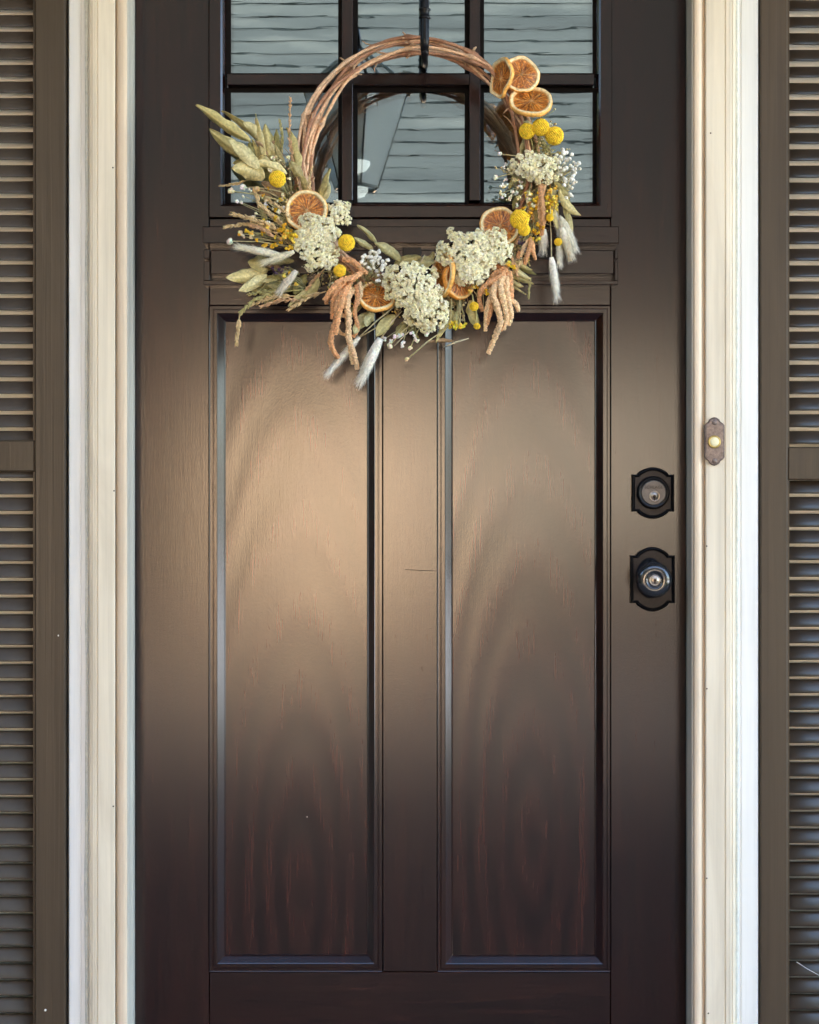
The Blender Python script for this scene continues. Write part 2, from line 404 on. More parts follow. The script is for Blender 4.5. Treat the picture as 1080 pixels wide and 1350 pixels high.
MB().add([(-11.4, -11.7, 7.1), (11.4, -11.7, 7.1), (11.4, -17, 7.1), (-11.4, -17, 7.1), (-11.4, -14.3, 10.6), (11.4, -14.3, 10.6)], [(0, 1, 5, 4), (2, 3, 4, 5), (0, 3, 2, 1), (0, 4, 3), (1, 2, 5)]).build('roof', M['roof'], nh)
# trees left of the porch and beside the drive
M['tleaf'] = col_mat('tree_leaves', .6, .3, trans=.25)
def tree(x, y, h, r, label):
    t = empty('garden_tree', (x, y, GZ)); tag(t, label, 'tree', 'garden trees')
    pts = [(x+U(-.05, .05)*i, y+U(-.05, .05)*i, GZ+h*.6*i/6) for i in range(7)]
    tb = MB(); tb.tube(pts, [.16-.02*i for i in range(7)], 9, (.16, .12, .08), .1)
    for q in range(6):
        a = U(0, 6.28); b = Vector(pts[3+q % 3]); e2 = b+Vector((cos(a)*r*.7, sin(a)*r*.7, r*.6)); tb.tube([b, (b+e2)/2+Vector((0, 0, .1)), e2], [.06, .04, .015], 6, (.16, .12, .08), .1)
    tb.build('trunk', M['stem'], t)
    cb = MB()
    for c in range(26):
        d = Vector((U(-1, 1), U(-1, 1), U(-.8, 1))).normalized()*r*U(.3, 1); cc = Vector((x, y, GZ+h*.68))+d; cr = r*U(.22, .38)
        g = U(.7, 1.3)
        for l in range(110):
            p = cc+Vector((U(-1, 1), U(-1, 1), U(-1, 1))).normalized()*cr*U(.5, 1)
            a = Vector((U(-1, 1), U(-1, 1), U(-1, 1))).normalized()*.07; b = a.cross(Vector((U(-1, 1), U(-1, 1), U(-1, 1)))).normalized()*.035
            cb.add([p-a, p+b, p+a, p-b], [(0, 1, 2, 3)], (.055*g, .09*g, .025*g))
    cb.build('crown', M['tleaf'], t)
tree(-5.2, -4.2, 4.6, 1.5, 'leafy green tree off the left end of the porch')
tree(-4.6, -1.6, 4.6, 1.7, 'dense unseen tree added to darken the bevels that face left')  # unseen, added as a dark obstruction mirrored in the bevels
tree(-2.15, -4.2, 6.3, 1.3, 'tall unseen tree added to block sky reflections on the left slats')  # unseen, added to keep sky glints off the left shutter
tree(-5.0, -8.5, 5.2, 1.7, 'taller green tree left of the driveway near the far house')
tree(5.6, -9.0, 4.2, 1.3, 'small green tree right of the driveway')

hd = empty('added_hedge', (-4.1, -2.3, GZ)); tag(hd, 'unseen hedge added to darken the bevels that face left', 'hedge')  # unseen, put here to keep the left-facing bevels dark
MB().box(-4.35, -3.85, -4.6, .1, GZ, 2.35, (.02, .03, .012)).build('added_hedge_core', M['tleaf'], hd)
mb = MB()
for i in range(5200):
    f_ = R(); p = Vector((-3.84-U(0, .08), U(-4.65, .12), U(GZ, 2.4))) if f_ < .75 else Vector((U(-4.4, -3.8), U(-4.65, .12), 2.36+U(0, .06)))
    a = Vector((U(-1, 1), U(-1, 1), U(-1, 1))).normalized()*.045; b = a.cross(Vector((U(-1, 1), U(-1, 1), U(-1, 1)))).normalized()*.025; g = U(.6, 1.3)
    mb.add([p-a, p+b, p+a, p-b], [(0, 1, 2, 3)], (.035*g, .055*g, .02*g))
tag(mb.build('added_hedge_leaves', M['tleaf'], hd), kind='stuff')
# ------------------------------------------------------------------ door frame: jambs, casings, white trim
fr = empty('door_frame', (0, -.03, 0)); tag(fr, 'cream moulded door casing with bright white outer boards around the brown door', 'door frame')
def vprof(pts, z0=-.02, z1=2.12):
    """vertical extrusion of an open profile [(x, y)], closed at the back"""
    mb = MB(); n = len(pts)
    v = [(x, y, z0) for x, y in pts]+[(x, y, z1) for x, y in pts]
    mb.add(v, [(i, i+1, n+i+1, n+i) for i in range(n-1)]+[tuple(range(n))[::-1], tuple(range(n, 2*n))])
    return mb
def side(name, mat, lst, sgn=0):
    # lst of (photo px, depth h); the board reaches back to the wall behind it
    pts = [(X(px, h), -h) for px, h in lst]
    return vprof(pts).build(name, mat, fr)
H0 = .070
# left side
side('jamb', M['jamb'], [(178, -.05), (178, 0), (177.2, .004), (176, .008), (175.5, .05), (173, .055), (169.5, .068), (168.2, .069), (156, .02), (156, -.05)])
side('casing_bead', M['cream2'], [(168, .0702), (167.4, .0725), (166, .0742), (163, .075), (159, .0745), (156.5, .073), (155, .0705), (154, .066), (152.8, .064), (152.6, .02), (168, .02)])
side('casing', M['cream'], [(152.4, .0635), (152, .072), (150.5, .0738), (129.5, .0738), (128.8, .0715), (128, .0715), (127.4, .0736), (125, .0733), (124.6, .0725), (123.8, .0725), (123.4, .073), (121, .0718), (120.6, .0705), (119.8, .0705), (119.5, .0712), (117.5, .0690), (116.4, .064), (116, .052), (116, .02), (152.4, .02)])
side('white_board', M['white'], [(118, .0515), (113, .0525), (107.5, .0525), (107, .051), (106.2, .051), (105.7, .0528), (92.2, .0528), (91.2, .0515), (90.8, .0495), (90.8, .022), (118, .022)])
# right side
side('jamb', M['jamb'], [(905, -.05), (905, 0), (905.7, .004), (907, .008), (907.5, .05), (909, .055), (912, .068), (914.5, .069), (925, .02), (925, -.05)])
side('casing_bead', M['cream2'], [(914, .0702), (915, .0725), (916, .0742), (919, .075), (922, .0745), (924.5, .073), (926, .0705), (927, .065), (929.2, .064), (929.4, .02), (914, .02)])
side('casing', M['cream'], [(929.6, .0635), (930, .072), (931.5, .0738), (955, .0738), (955.8, .0715), (956.6, .0715), (957.2, .0736), (960, .0733), (960.5, .0725), (961.2, .0725), (961.6, .073), (964.5, .0718), (965, .0705), (965.8, .0705), (966.2, .0712), (968, .0690), (969.4, .064), (970, .052), (970, .02), (929.6, .02)])
side('white_board', M['white'], [(968, .0515), (973, .0525), (976, .0525), (976.5, .051), (977.2, .051), (977.7, .0528), (998.4, .0528), (999.4, .0515), (999.8, .0495), (999.8, .022), (968, .022)])
# wavering caulk between the cream casing and the white board
for (pxc, sg) in ((114.5, 1), (971.5, -1)):
    pts = []; rd = []
    for i in range(171):
        z = -.02+2.14*i/170
        w = noise.noise(Vector((pxc, 0, z*3.1)))*1.9+noise.noise(Vector((pxc, 4, z*14)))*.9
        pts.append(Vector((X(pxc+w*.8, .053), -.0520, z))); rd.append(.0030+.0012*noise.noise(Vector((9, pxc, z*7))))
    MB().tube(pts, rd, 8, (1, 1, 1), .03).build('caulk_bead', M['caulk'], fr)
# header, sill and nail holes
MB().box(X(118, .07), X(968, .07), -.0735, -.02, 2.122, 2.24, b=.003).build('head_casing', M['cream'], fr)
MB().box(X(178), X(905), -.068, .05, 2.045, 2.119).build('head_jamb', M['jamb'], fr)
MB().box(X(156), X(925), -.085, .13, -.019, .012, b=.004).build('threshold', M['bronze2'], fr)
for (px, py) in ((149, 221), (150.5, 647), (149.5, 1063), (937, 175.5), (931.8, 720), (931.8, 1158), (934, 1336), (932, 908)):
    c = P(px, py, .0739); mb = MB(); lathe(mb, c, [(.0014, 0), (.0010, .0003), (.0002, .0004)], 10); mb.build('nail_hole', M['dark'], fr)

# ------------------------------------------------------------------ the door
door = empty('front_door', (0, 0, 0)); tag(door, 'dark brown stained front door with two tall panels below six window panes', 'door')
def dbox(name, x0, x1, y0, y1, mat='door', h0=0.0, h1=-.044, b=.0009, parent=None):
    """py y0 (top) .. y1 (bottom); front at height h0 in front of the door face"""
    return MB().box(X(x0), X(x1), -h0, -h1, Z(y1), Z(y0), b=b).build(name, M[mat], parent or door)
ZB, ZT = 640+ZC/S, -92
dbox('stile', 178.6, 275.6, ZT, ZB-8); dbox('stile', 805.4, 904.4, ZT, ZB-8)
dbox('top_rail', 276.4, 804.6, ZT, -78, 'door_h')
dbox('lock_rail', 276.4, 804.6, 288.4, 402.4, 'door_h')
dbox('bottom_rail', 276.4, 804.6, 1281.6, ZB-8, 'door_h')
dbox('mullion', 505, 576.5, 403.2, 1280.8)
# panel mouldings + panels
for (a0, a1) in ((276.4, 504.2), (577.3, 804.6)):
    x0, x1, z0, z1 = X(a0), X(a1), Z(1280.8), Z(403.2)
    p = S
    prof = [(0, .02), (0, -.0004), (.6*p, .0), (4.2*p, .0), (4.8*p, .0012), (5.6*p, .0012), (6.2*p, -.0006), (9.6*p, -.0006), (10.4*p, -.0014), (11.4*p, -.0006), (18.6*p, .0066), (19.3*p, .0062), (20.2*p, .0072), (20.6*p, .0092), (20.6*p, .03)]
    if a0 > 500: prof = [(0, .02), (0, -.0004), (.6*p, .0), (3.0*p, .0), (3.6*p, .0012), (4.4*p, .0012), (5*p, -.0006), (9.2*p, -.0006), (10*p, -.0014), (11*p, -.0006), (18.2*p, .0066), (18.9*p, .0062), (19.7*p, .0072), (20*p, .0092), (20*p, .03)]
    MB().loop(x0, x1, z0, z1, prof).build('panel_moulding', M['door'], door)
    MB().box(x0+18*p, x1-18*p, 0.0090, .036, z0+18*p, z1-18*p).build('panel', M['door_p' if a0 < 500 else 'door_p2'], door)
# window: frame moulding, muntins, panes
x0, x1, z0, z1 = X(276.4), X(806.5), Z(287.6), Z(-77)
p = S
MB().loop(x0, x1, z0, z1, [(0, .02), (0, -.0055), (.8*p, -.0065), (15*p, -.0065), (17.5*p, -.0045), (19*p, .004), (20*p, .0055), (20.4*p, .0188), (20.4*p, .03)]).build('window_moulding', M['door'], door)
GY = .0190
def muntin(v, a, b0, b1):
    """v: vertical at px a, running rows b0..b1; else horizontal at row a, running px b0..b1"""
    w, w2 = 7.3*p, 7.9*p
    pr = [(-w2, .0185), (-w, .003), (-w, -.0015), (-w+.0012, -.0025), (w-.0012, -.0025), (w, -.0015), (w, .003), (w2, .0185)]
    mb = MB(); n = len(pr)
    if v: vv = [(X(a)+o, y, Z(b)) for b in (b0, b1) for o, y in pr]
    else: vv = [(X(b), y, Z(a)+o) for b in (b0, b1) for o, y in pr]
    mb.add(vv, [(i, i+1, n+i+1, n+i) for i in range(n-1)]+[tuple(range(n)), tuple(range(n, 2*n))])
    mb.build('muntin', M['door' if v else 'door_h'], door)
rows = [(-52, 93), (118, 265)]
cols_ = [(302, 446), (470, 614), (638, 783)]
for mxx in (458, 626): muntin(True, mxx, -54, 264)
for (c0, c1) in ((300, 450.5), (465.5, 618.5), (633.5, 783)): muntin(False, 105, c0, c1)
for (r0, r1) in ((-54, 105), (105, 264)):
    for (c0, c1) in ((298, 458), (458, 626), (626, 785)):
        MB().box(X(c0)+.0005, X(c1)-.0005, GY, GY+.018, Z(r1)+.0005, Z(r0)-.0005).build('window_pane', M['glass'], door)
for (c0, c1) in ((303, 445.3), (471, 613.3), (639, 783)):
    for (r0, r1) in ((-50, 92.5), (118.5, 264.6)):
        MB().loop(X(c0)-6.4*p, X(c1)+6.4*p, Z(r1)-6.4*p, Z(r0)+6.4*p, [(0, .0176), (5.6*p, .0176), (6.4*p, .0184), (6.4*p, .0189)]).build('pane_shade_strip', M['pane_shade'], door)  # black strips paint the shade in the recess around each pane
# shelf under the window
sh = MB().box(X(270.5), X(813), -.031, -.0005, Z(324.5), Z(302.5), b=.0012).build('shelf', M['door_h'], door)
MB().box(X(280.5), X(806.5), -.027, -.0004, Z(364), Z(333), b=.0012).build('shelf_board', M['door_h'], sh)
MB().box(X(271), X(812.6), -.0235, -.0004, Z(377.6), Z(372.4), b=.001).build('shelf_lip', M['door_h'], sh)
MB().box(X(279.5), X(807.5), -.0015, -.0004, Z(372.2), Z(364.2)).box(X(279.5), X(807.5), -.0012, -.0004, Z(332.9), Z(325)).build('shelf_backing', M['door_h'], sh)
for (u0, u1) in ((271, 279.2), (808, 812.6)):
    MB().box(X(u0), X(u1), -.0232, -.0004, Z(372.2), Z(347), b=.001).build('shelf_end', M['door'], sh)
    MB().box(X(u0), X(u1), -.0232, -.0004, Z(343.5), Z(331.5), b=.001).build('shelf_end', M['door'], sh)
for (cx, cy) in ((712, 337), (543, 340)):
    br = MB().box(X(cx-12), X(cx+12), -.0332, -.0272, Z(cy+8), Z(cy-10), b=.001).build('bracket_plate', M['black'], sh)
    mb = MB(); lathe(mb, P(cx, cy-1, .0333), [(.0045, 0), (.0042, .0012), (.0028, .0018), (.0018, .001), (0.0002, .001)], 16); o = mb.build('bracket_screw', M['bronze2'], sh)
# scratch on the mullion and tiny paint specks
mb = MB(); mb.tube([P(534, 751, .0003), P(548, 751.6, .0003), P(560, 752.3, .0003), P(575, 752.6, .0003)], [.0003, .0006, .0005, .0003], 5); mb.build('scratch', M['black'], door)
def specks(lst, mat, nm='paint_speck', parent=None, hh=.0004):
    for (px, py, r) in lst:
        mb = MB(); mb.blob(P(px, py, hh), r*S*.75, (1, 1, 1), .3, (1, .3, 1.3), 1, rot=Matrix.Identity(3)); mb.build(nm, mat, parent or door)
specks([(405, 1077, .7)], M['white'], hh=-.0086)

# ---- locks
def arch_outline(cx, cy, w, hs, arch, notch, n=14):
    """plate outline: straight sides of half-height hs, notched shoulders, arched top and bottom"""
    top = []
    a = w-notch
    for i in range(n+1):
        t = -1+2*i/n; top.append((a*t, hs+1.5+arch*(cos(t*pi/2)**.8)))
    pts = [(-w, hs)]+[(-a-.8, hs-.3)]+top+[(a+.8, hs-.3), (w, hs)]
    bot = [(-x, -y) for x, y in pts]
    return [(cx+x, cy-y) for x, y in pts+bot]
def plate(parent, name, cx, cy, w, hs, arch, notch, rim_mat, face_mat, lab=None):
    o = arch_outline(cx, cy, w, hs, arch, notch)
    def ring(sc, h):
        return [(X(cx+(x-cx)*sc[0]), -h, Z(cy+(y-cy)*sc[1])) for x, y in o]
    H = hs+arch
    rings = [((1, 1), 0), ((1, 1), .0048), ((1-1.7/w, 1-1.7/H), .0078), ((1-2.1/w, 1-2.1/H), .0080), ((1-2.5/w, 1-2.5/H), .0077), ((1-4.6/w, 1-4.6/H), .0048)]
    mb = MB(); n = len(o); v = []
    for sc, h in rings: v += ring(sc, h)
    mb.add(v, [(a*n+k, a*n+(k+1) % n, (a+1)*n+(k+1) % n, (a+1)*n+k) for a in range(len(rings)-1) for k in range(n)])
    rim = mb.build(name, rim_mat, parent)
    mb = MB(); v = ring((1-4.5/w, 1-4.5/H), .0050); mb.add(v, [tuple(range(n))]); mb.build('plate_face', face_mat, rim)
    return rim
db = plate(door, 'deadbolt', 860.3, 650, 28, 24.5, 8, 8, M['black'], M['bronze'])
c = P(861, 649.5, .0055)
mb = MB(); lathe(mb, c, [(21.8*S, 0), (21.6*S, .005), (19.4*S, .0088), (18.6*S, .0088), (16.2*S, .0060)], 44); mb.build('collar', M['black'], db)
mb = MB(); lathe(mb, c, [(16.6*S, .0), (16.6*S, .0068), (15.9*S, .0080), (15.5*S, .0084), (15.2*S, .0084), (.3*S, .0084)], 44); mb.build('lock_face', M['bronze2'], db)
c = P(863, 654, .0145)
mb = MB(); lathe(mb, c, [(7.2*S, 0), (7.0*S, .0015), (6.1*S, .0018), (5.8*S, .0006), (5.5*S, .0014), (.2*S, .0016)], 30); mb.build('key_cylinder', M['nickel'], db)
mb = MB(); lathe(mb, P(863, 654.6, .0161), [(2.2*S, 0), (2.1*S, .0003), (.1*S, .0003)], 14); mb.box(X(862.2, .016), X(863.8, .016), -.0164, -.0158, Z(660, .016), Z(655, .016)); mb.build('keyhole', M['dark'], db)
cu = bpy.data.curves.new('maker_lettering', 'FONT'); cu.body = 'SCHLAGE'; cu.size = 5.6*S; cu.align_x = 'CENTER'; cu.extrude = .0002; cu.materials.append(M['bronze'])
to = bpy.data.objects.new('maker_lettering', cu); SC.collection.objects.link(to); to.parent = db; to.rotation_euler = (radians(90), 0, 0)
to.location = P(862, 644.2, .0145)-world_of(db)

kn = plate(door, 'door_knob', 859.8, 763.5, 29.5, 31.5, 9.5, 8.5, M['black'], M['bronze'])
mb = MB(); lathe(mb, P(857, 762, .0055), [(19*S, 0), (18.5*S, .006), (15*S, .013), (12*S, .016)], 44, sx=1.0, sz=1.42); mb.build('rose', M['knob'], kn)
c = P(858, 763, .02)
mb = MB(); lathe(mb, c, [(11*S, -.004), (9.5*S, .006), (9.5*S, .014), (12*S, .018), (17*S, .021), (21*S, .0255), (22.8*S, .031), (22.9*S, .036), (21.2*S, .0405), (18*S, .0435), (14.5*S, .0447), (11.2*S, .0448), (9.3*S, .0436), (8.6*S, .042), (8.2*S, .0425), (7.6*S, .0432), (7*S, .0432)], 56)
mb.build('knob', M['knob'], kn)
mb = MB(); lathe(mb, c, [(7.1*S, .04), (6.9*S, .0437), (6*S, .044), (5.7*S, .0431), (5.3*S, .0436), (.2*S, .0438)], 30); mb.build('key_cylinder', M['nickel'], kn)
kc = Vector((c[0], -.02-.0439, c[2])); mb = MB(); mb.box(kc.x-.0011, kc.x+.0011, kc.y-.0003, kc.y+.0005, kc.z-.0055, kc.z+.001); lathe(mb, kc, [(.0024, 0), (.0001, .0003)], 12); mb.build('keyhole', M['dark'], kn)

# ---- doorbell on the right casing
bell = empty('doorbell', P(941.5, 582, .0738)); tag(bell, 'brown antique doorbell plate with ivory push button on the right casing', 'doorbell')
o_ = [(-13.3, 21), (-11.2, 23.8), (-8, 26), (-6.5, 29), (-3, 31.2), (0, 32), (3, 31.2), (6.5, 29), (8, 26), (11.2, 23.8), (13.3, 21)]
o_ = o_+[(-x, -y) for x, y in o_]
n = len(o_); mb = MB(); v = []
for sc, h in ((1, 0), (1, .0035), (.90, .0055), (.86, .0048), (.8, .0052)): v += [(X(941.5+x*sc, .074), -.0738-h, Z(582-y*(sc if sc == 1 else 1-(1-sc)*.45), .074)) for x, y in o_]
mb.add(v, [(a*n+k, a*n+(k+1) % n, (a+1)*n+(k+1) % n, (a+1)*n+k) for a in range(4) for k in range(n)]+[tuple(range(4*n, 5*n))])
mb.build('plate', M['bell'], bell, bevel=0)
mb = MB(); lathe(mb, P(941.8, 582.5, .079), [(8.4*S, 0), (8.2*S, .002), (7.2*S, .003), (6.0*S, .0022)], 30); mb.build('button_ring', M['brass'], bell)
mb = MB(); lathe(mb, P(941.8, 582.5, .079), [(6.1*S, 0), (5.9*S, .0026), (5*S, .0034), (2.5*S, .0039), (.1*S, .004)], 30); mb.build('push_button', M['button'], bell)
for py in (557, 607.5):
    mb = MB(); lathe(mb, P(942.3, py, .0790), [(3.4*S, 0), (3*S, .0009), (.1*S, .0013)], 16); mb.build('screw', M['bell'], bell)

# ------------------------------------------------------------------ shutters
def shutter(label, xo, xi, edge, rail_y, line0, lpx):
    """xi: inner stile edge next to the door, edge: stile/louvre boundary, xo: outer end of louvres"""
    sg = 1 if xi > edge else -1
    t = empty('shutter', (X((xi+xo)/2, .04), -.024, Z(1440, .04))); tag(t, label, 'shutter', 'louvred shutters beside the door')
    hf, hb = .055, .0225
    def stl(a, b):
        MB().box(X(a, hf), X(b, hf), -hf, -hb, Z(1440, hf), Z(-150, hf), b=.0025).build('stile', M['shutter'], t)
    stl(edge, xi); outer2 = xo-sg*40; stl(outer2, xo)
    def rl(a, b):
        MB().box(X(edge, hf)-sg*.0005, X(xo, hf)+sg*.0005, -hf+.0035, -hb, Z(b, hf), Z(a, hf), b=.0025).build('rail', M['shutter'], t)
    rl(*rail_y); rl(-150, -98); rl(1392, 1440)
    # backing groove strip beside the stile
    MB().box(X(edge, hf)-sg*.0005, X(edge-sg*3.2, hf), -hf+.007, -hb, Z(1392, hf), Z(-98, hf)).build('side_groove', M['shutter'], t)
    # the slats share one mesh
    th, ch, tk = radians(63), .0243, .0048
    n = 14; v = []
    xa, xb = sorted((X(edge-sg*3.2, hf), X(xo, hf)))
    for x in (0, xb-xa):
        for k in range(n):
            a = 2*pi*k/n; u = cos(a)*ch/2; w = sin(a)*tk/2
            v.append((x, u*cos(th)-w*sin(th), u*sin(th)+w*cos(th)))
    mb = MB(); mb.add(v, [(k, (k+1) % n, n+(k+1) % n, n+k) for k in range(n)]+[tuple(range(n))[::-1], tuple(range(n, 2*n))])
    for i in range(n): mb.sm[i] = True
    proto = None
    rows = []
    y = line0
    while y > -92: y -= lpx
    y += lpx
    ys = []
    while y < 1392:
        ys.append(y); y += lpx
    for q in ys:
        if rail_y[0]+1 < q < rail_y[1]-1: continue
        o = None
        if proto is None:
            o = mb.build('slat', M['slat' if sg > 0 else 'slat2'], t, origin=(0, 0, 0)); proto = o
        else:
            o = proto.copy(); SC.collection.objects.link(o)
        o.location = Vector((xa, -.0385+U(-.0003, .0003), Z(q, .04)))-world_of(t)
        o.rotation_euler = (U(-.055, .055), U(-.0016, .0016), 0)
    # short paint run or two
    return t
s1 = shutter('louvred brown shutter left of the door', -150, 86.5, 45.5, (580, 622), 27, 22.0)
s2 = shutter('louvred brown shutter right of the door, beside the doorbell casing', 1236, 1002.5, 1039, (589, 633), 29, 21.9)
specks([(77, 838, 1.1), (60, 1332, 1.8)], M['white'], parent=s1, hh=.0552)
mb = MB(); mb.tube([P(1050, 1268, .058), P(1064, 1277, .059), P(1082, 1287, .058)], [.0006, .0004, .0003], 5); tag(mb.build('cobweb_thread', M['trim_in']), 'pale cobweb thread caught on the lower slats of the right shutter', 'cobweb')

# ------------------------------------------------------------------ wreath hanger
hg = empty('wreath_hanger', P(560, -92, .02)); tag(hg, 'black metal wreath hanger rod coming down over the top of the door', 'wreath hanger')
WH = .115
mb = MB(); mb.tube([P(559.5, -96, .03)+Vector((0, 0, .004)), P(559.5, -60, WH), P(560, 17, WH+.012), P(560, 52, WH+.012), P(560, 68, WH+.012)], [.007, .007, .0074, .0072, .0066], 14)
mb.build('rod', M['black'], hg)
mb = MB(); pts = [P(560, 66, WH+.012)]
for i in range(9):
    a = pi*i/8; pts.append(P(560, 73, WH-.018)+Vector((0, -.030*cos(a), -.012*sin(a))))
pts.append(P(560, 56, WH-.047))
mb.tube(pts, [.0062]*3+[.0055]*7+[.005], 12); mb.build('hook', M['black'], hg)
mb = MB(); v_ = []
for (dz, r) in ((-9, .0075), (-7, .0100), (-5, .0078), (-2, .0076), (2, .0078), (4, .0100), (6, .0078)): v_.append((P(560, 17-dz, WH+.012), r))
mb.tube([a for a, _ in v_], [r for _, r in v_], 16); mb.build('collar', M['black'], hg)
MB().box(X(553), X(566), -.032, .048, 2.030, 2.034).box(X(553), X(566), .0455, .048, 1.95, 2.0298).build('door_clip', M['black'], hg)

# ------------------------------------------------------------------ the wreath
RC = (550, 221); RX, RY = 150, 161; WD = .095
wr = empty('dried_flower_wreath', P(RC[0], RC[1]+RY, .05)); tag(wr, 'grapevine wreath with dried oranges, yarrow, leaves and grasses hanging on the door', 'wreath')
def ringp(a, dr=0, h=WD):
    """a: degrees, 0 right, 90 top"""
    return P(RC[0]+(RX+dr)*cos(radians(a)), RC[1]-(RY+dr)*sin(radians(a)), h)
def seg(n, a, b): return [a+(b-a)*i/(n-1) for i in range(n)]
# vine strands
NST = 10
for s_ in range(NST):
    ph = 2*pi*s_/NST+U(-.3, .3); tw = random.choice([1, 1, 2, 2, 3])*random.choice([1, 1, -1]); rr = (12, 3.5, 8.5, 11, 5.5, 12.5, 9, 10.5, 6.5, 11.5)[s_]
    br = [(.60, .38, .23), (.42, .22, .13), (.66, .45, .29), (.34, .17, .10)][s_ % 4]
    g = U(.8, 1.25); n = 150; pts = []; rad = []; cl = []
    base = U(1.6, 2.5)*S
    for i in range(n):
        a = 360*i/(n-1)+U(-.2, .2); q = ph+tw*radians(a)
        wob = noise.noise(Vector((s_*3.1, a*.03, 0)))*5
        pts.append(ringp(a, rr*cos(q)*1.0+wob, WD+rr*sin(q)*S*.95+wob*S*.4))
        node = 1.0
        if i % 13 in (0,): node = 1.9
        elif i % 13 in (1, 12): node = 1.3
        rad.append(base*node*(1+.12*noise.noise(Vector((s_, a*.2, 3)))))
        w = 1+.35*noise.noise(Vector((s_*7, a*.15, 1)))
        cl.append(tuple(min(1, max(.02, c*g*w*(.72 if node > 1.3 else 1))) for c in br))
    mb = MB(); mb.tube(pts, rad, 8, cl, .19)
    # twig stubs at the nodes
    for i in range(0, n, 13):
        if True:
            d = Vector((U(-1, 1), U(-1, 0), U(-1, 1))).normalized()
            mb.tube([pts[i], pts[i]+d*base*3.2, pts[i]+d*base*4.6+Vector((U(-1, 1), 0, U(-1, 1)))*.002], [base*.75, base*.6, base*.35], 6, (.5, .32, .2), .12)
    for q in range(5):
        i = random.randint(2, n-6); d = Vector((U(-1, 1), U(-1, -.1), U(-1, 1))).normalized(); tgv = (pts[i+3]-pts[i]).normalized(); p0 = pts[i]
        mb.tube([p0, p0+tgv*.008+d*.004, p0+tgv*.015+d*.010, p0+tgv*.018+d*.017], [base*.5, base*.42, base*.34, base*.2], 5, (.45, .28, .17), .15)
    mb.build('vine_strand', M['vine'], wr)
# paper twine end by the first orange slice
# ---- orange slices
def rotm(n_, up=(0, 0, 1)):
    n_ = Vector(n_).normalized(); u = Vector(up)
    a = u.cross(n_).normalized(); b = n_.cross(a)
    return Matrix((a, b, n_)).transposed()
def orange(cpx, cpy, h, r, nrm, dark=1.0, squash=1.0, wav=.06, thick=.0055, seed=0, roll=0, vivid=0):
    rnd = random.Random(seed+11)
    c = P(cpx, cpy, h); rm = rotm(nrm) @ Matrix.Rotation(roll, 3, 'Z'); r = r*S
    nseg = rnd.choice([9, 10, 11]); offs = [2*pi*i/nseg+rnd.uniform(-.1, .1) for i in range(nseg)]
    def edge(th): return 1+wav*noise.noise(Vector((cos(th)*1.3+seed, sin(th)*1.3, .5)))+wav*.5*noise.noise(Vector((cos(th)*4+seed, sin(th)*4, 2)))
    def warp(th, q): return (wav*2.0*noise.noise(Vector((cos(th)*q*1.1+seed*2, sin(th)*q*1.1, 5.1))))*r
    root = None
    # peel: outer ring with thickness
    n = 56; v = []; cl = []; prof = [(.80, thick*.32), (.86, thick*.55), (.93, thick*.62), (.985, thick*.45), (1.0, 0), (.985, -thick*.5), (.92, -thick*.62), (.80, -thick*.3)]
    for (q, hh) in prof:
        for k in range(n):
            th = 2*pi*k/n; rr = r*q*edge(th); p_ = Vector((rr*cos(th), rr*sin(th)*squash, hh*(1+.25*noise.noise(Vector((th*3, q*9, seed))))+warp(th, q)))
            v.append(c+rm @ p_)
            if q < .97 and hh > 0: cc = (.86, .72, .42) if q > .83 else (.80, .50, .20)
            elif abs(hh) < thick*.47: cc = (.90, .48, .12)
            else: cc = (.72, .30, .05)
            if vivid: cc = (cc[0], cc[1]*.75, cc[2]*.5)
            g = 1+.16*noise.noise(Vector((th*2.5, q*5, seed+3)))
            cl.append(tuple(min(1, x*g) for x in cc))
    m_ = len(prof)
    fs = [(a*n+k, a*n+(k+1) % n, ((a+1) % m_)*n+(k+1) % n, ((a+1) % m_)*n+k) for a in range(m_) for k in range(n)]
    mb = MB(); mb.add(v, fs, cl, True); slice_ = mb.build('orange_slice', M['peel'], wr)
    # pulp: wedges with raised pale membranes
    nr, na = 14, 108; mb = MB()
    for sgn in (1, -1):
        v = []; cl = []
        for i in range(nr+1):
            q = .84*i/nr
            for k in range(na):
                th = 2*pi*k/na
                dmin = min(abs(((th-o+pi) % (2*pi))-pi) for o in offs)*max(q, .03)
                mem = max(0, 1-dmin/.026)*(.5+.7*noise.noise(Vector((th*2, q*6, seed)))); mem = max(0, mem); ctr = max(0, 1-q/.12)
                fib = noise.noise(Vector((cos(th)*14+seed, sin(th)*14, q*3)))+.6*noise.noise(Vector((cos(th)*q*16, sin(th)*q*16, seed)))
                hh = thick*(.12+.16*mem+.18*ctr+.16*fib)*sgn
                rr = r*q*edge(th)
                v.append(c+rm @ Vector((rr*cos(th), rr*sin(th)*squash, hh+warp(th, q))))
                base = Vector((.48, .155, .018))*dark*max(.25, 1+1.5*fib)
                if fib > .2: base = base.lerp(Vector((.82, .40, .08)), min(1, (fib-.2)*2.2))
                pale = Vector((.86, .62, .30))
                f = min(1, max(mem*.75, ctr))
                if q > .76: f = max(f, (q-.76)/.08*.7)
                x = base.lerp(pale, f)
                cl.append(tuple(min(1, max(.02, y)) for y in x))
        mb.add(v, [(i*na+k, i*na+(k+1) % na, (i+1)*na+(k+1) % na, (i+1)*na+k) for i in range(nr) for k in range(na)], cl, True)
    mb.build('orange_pulp', M['pulp'], slice_)
orange(661, 104, .128, 25, (-.86, -.50, .02), squash=1, wav=.10, seed=1, roll=.2)
orange(687, 99, .120, 24, (.10, -1, .12), wav=.09, seed=2)
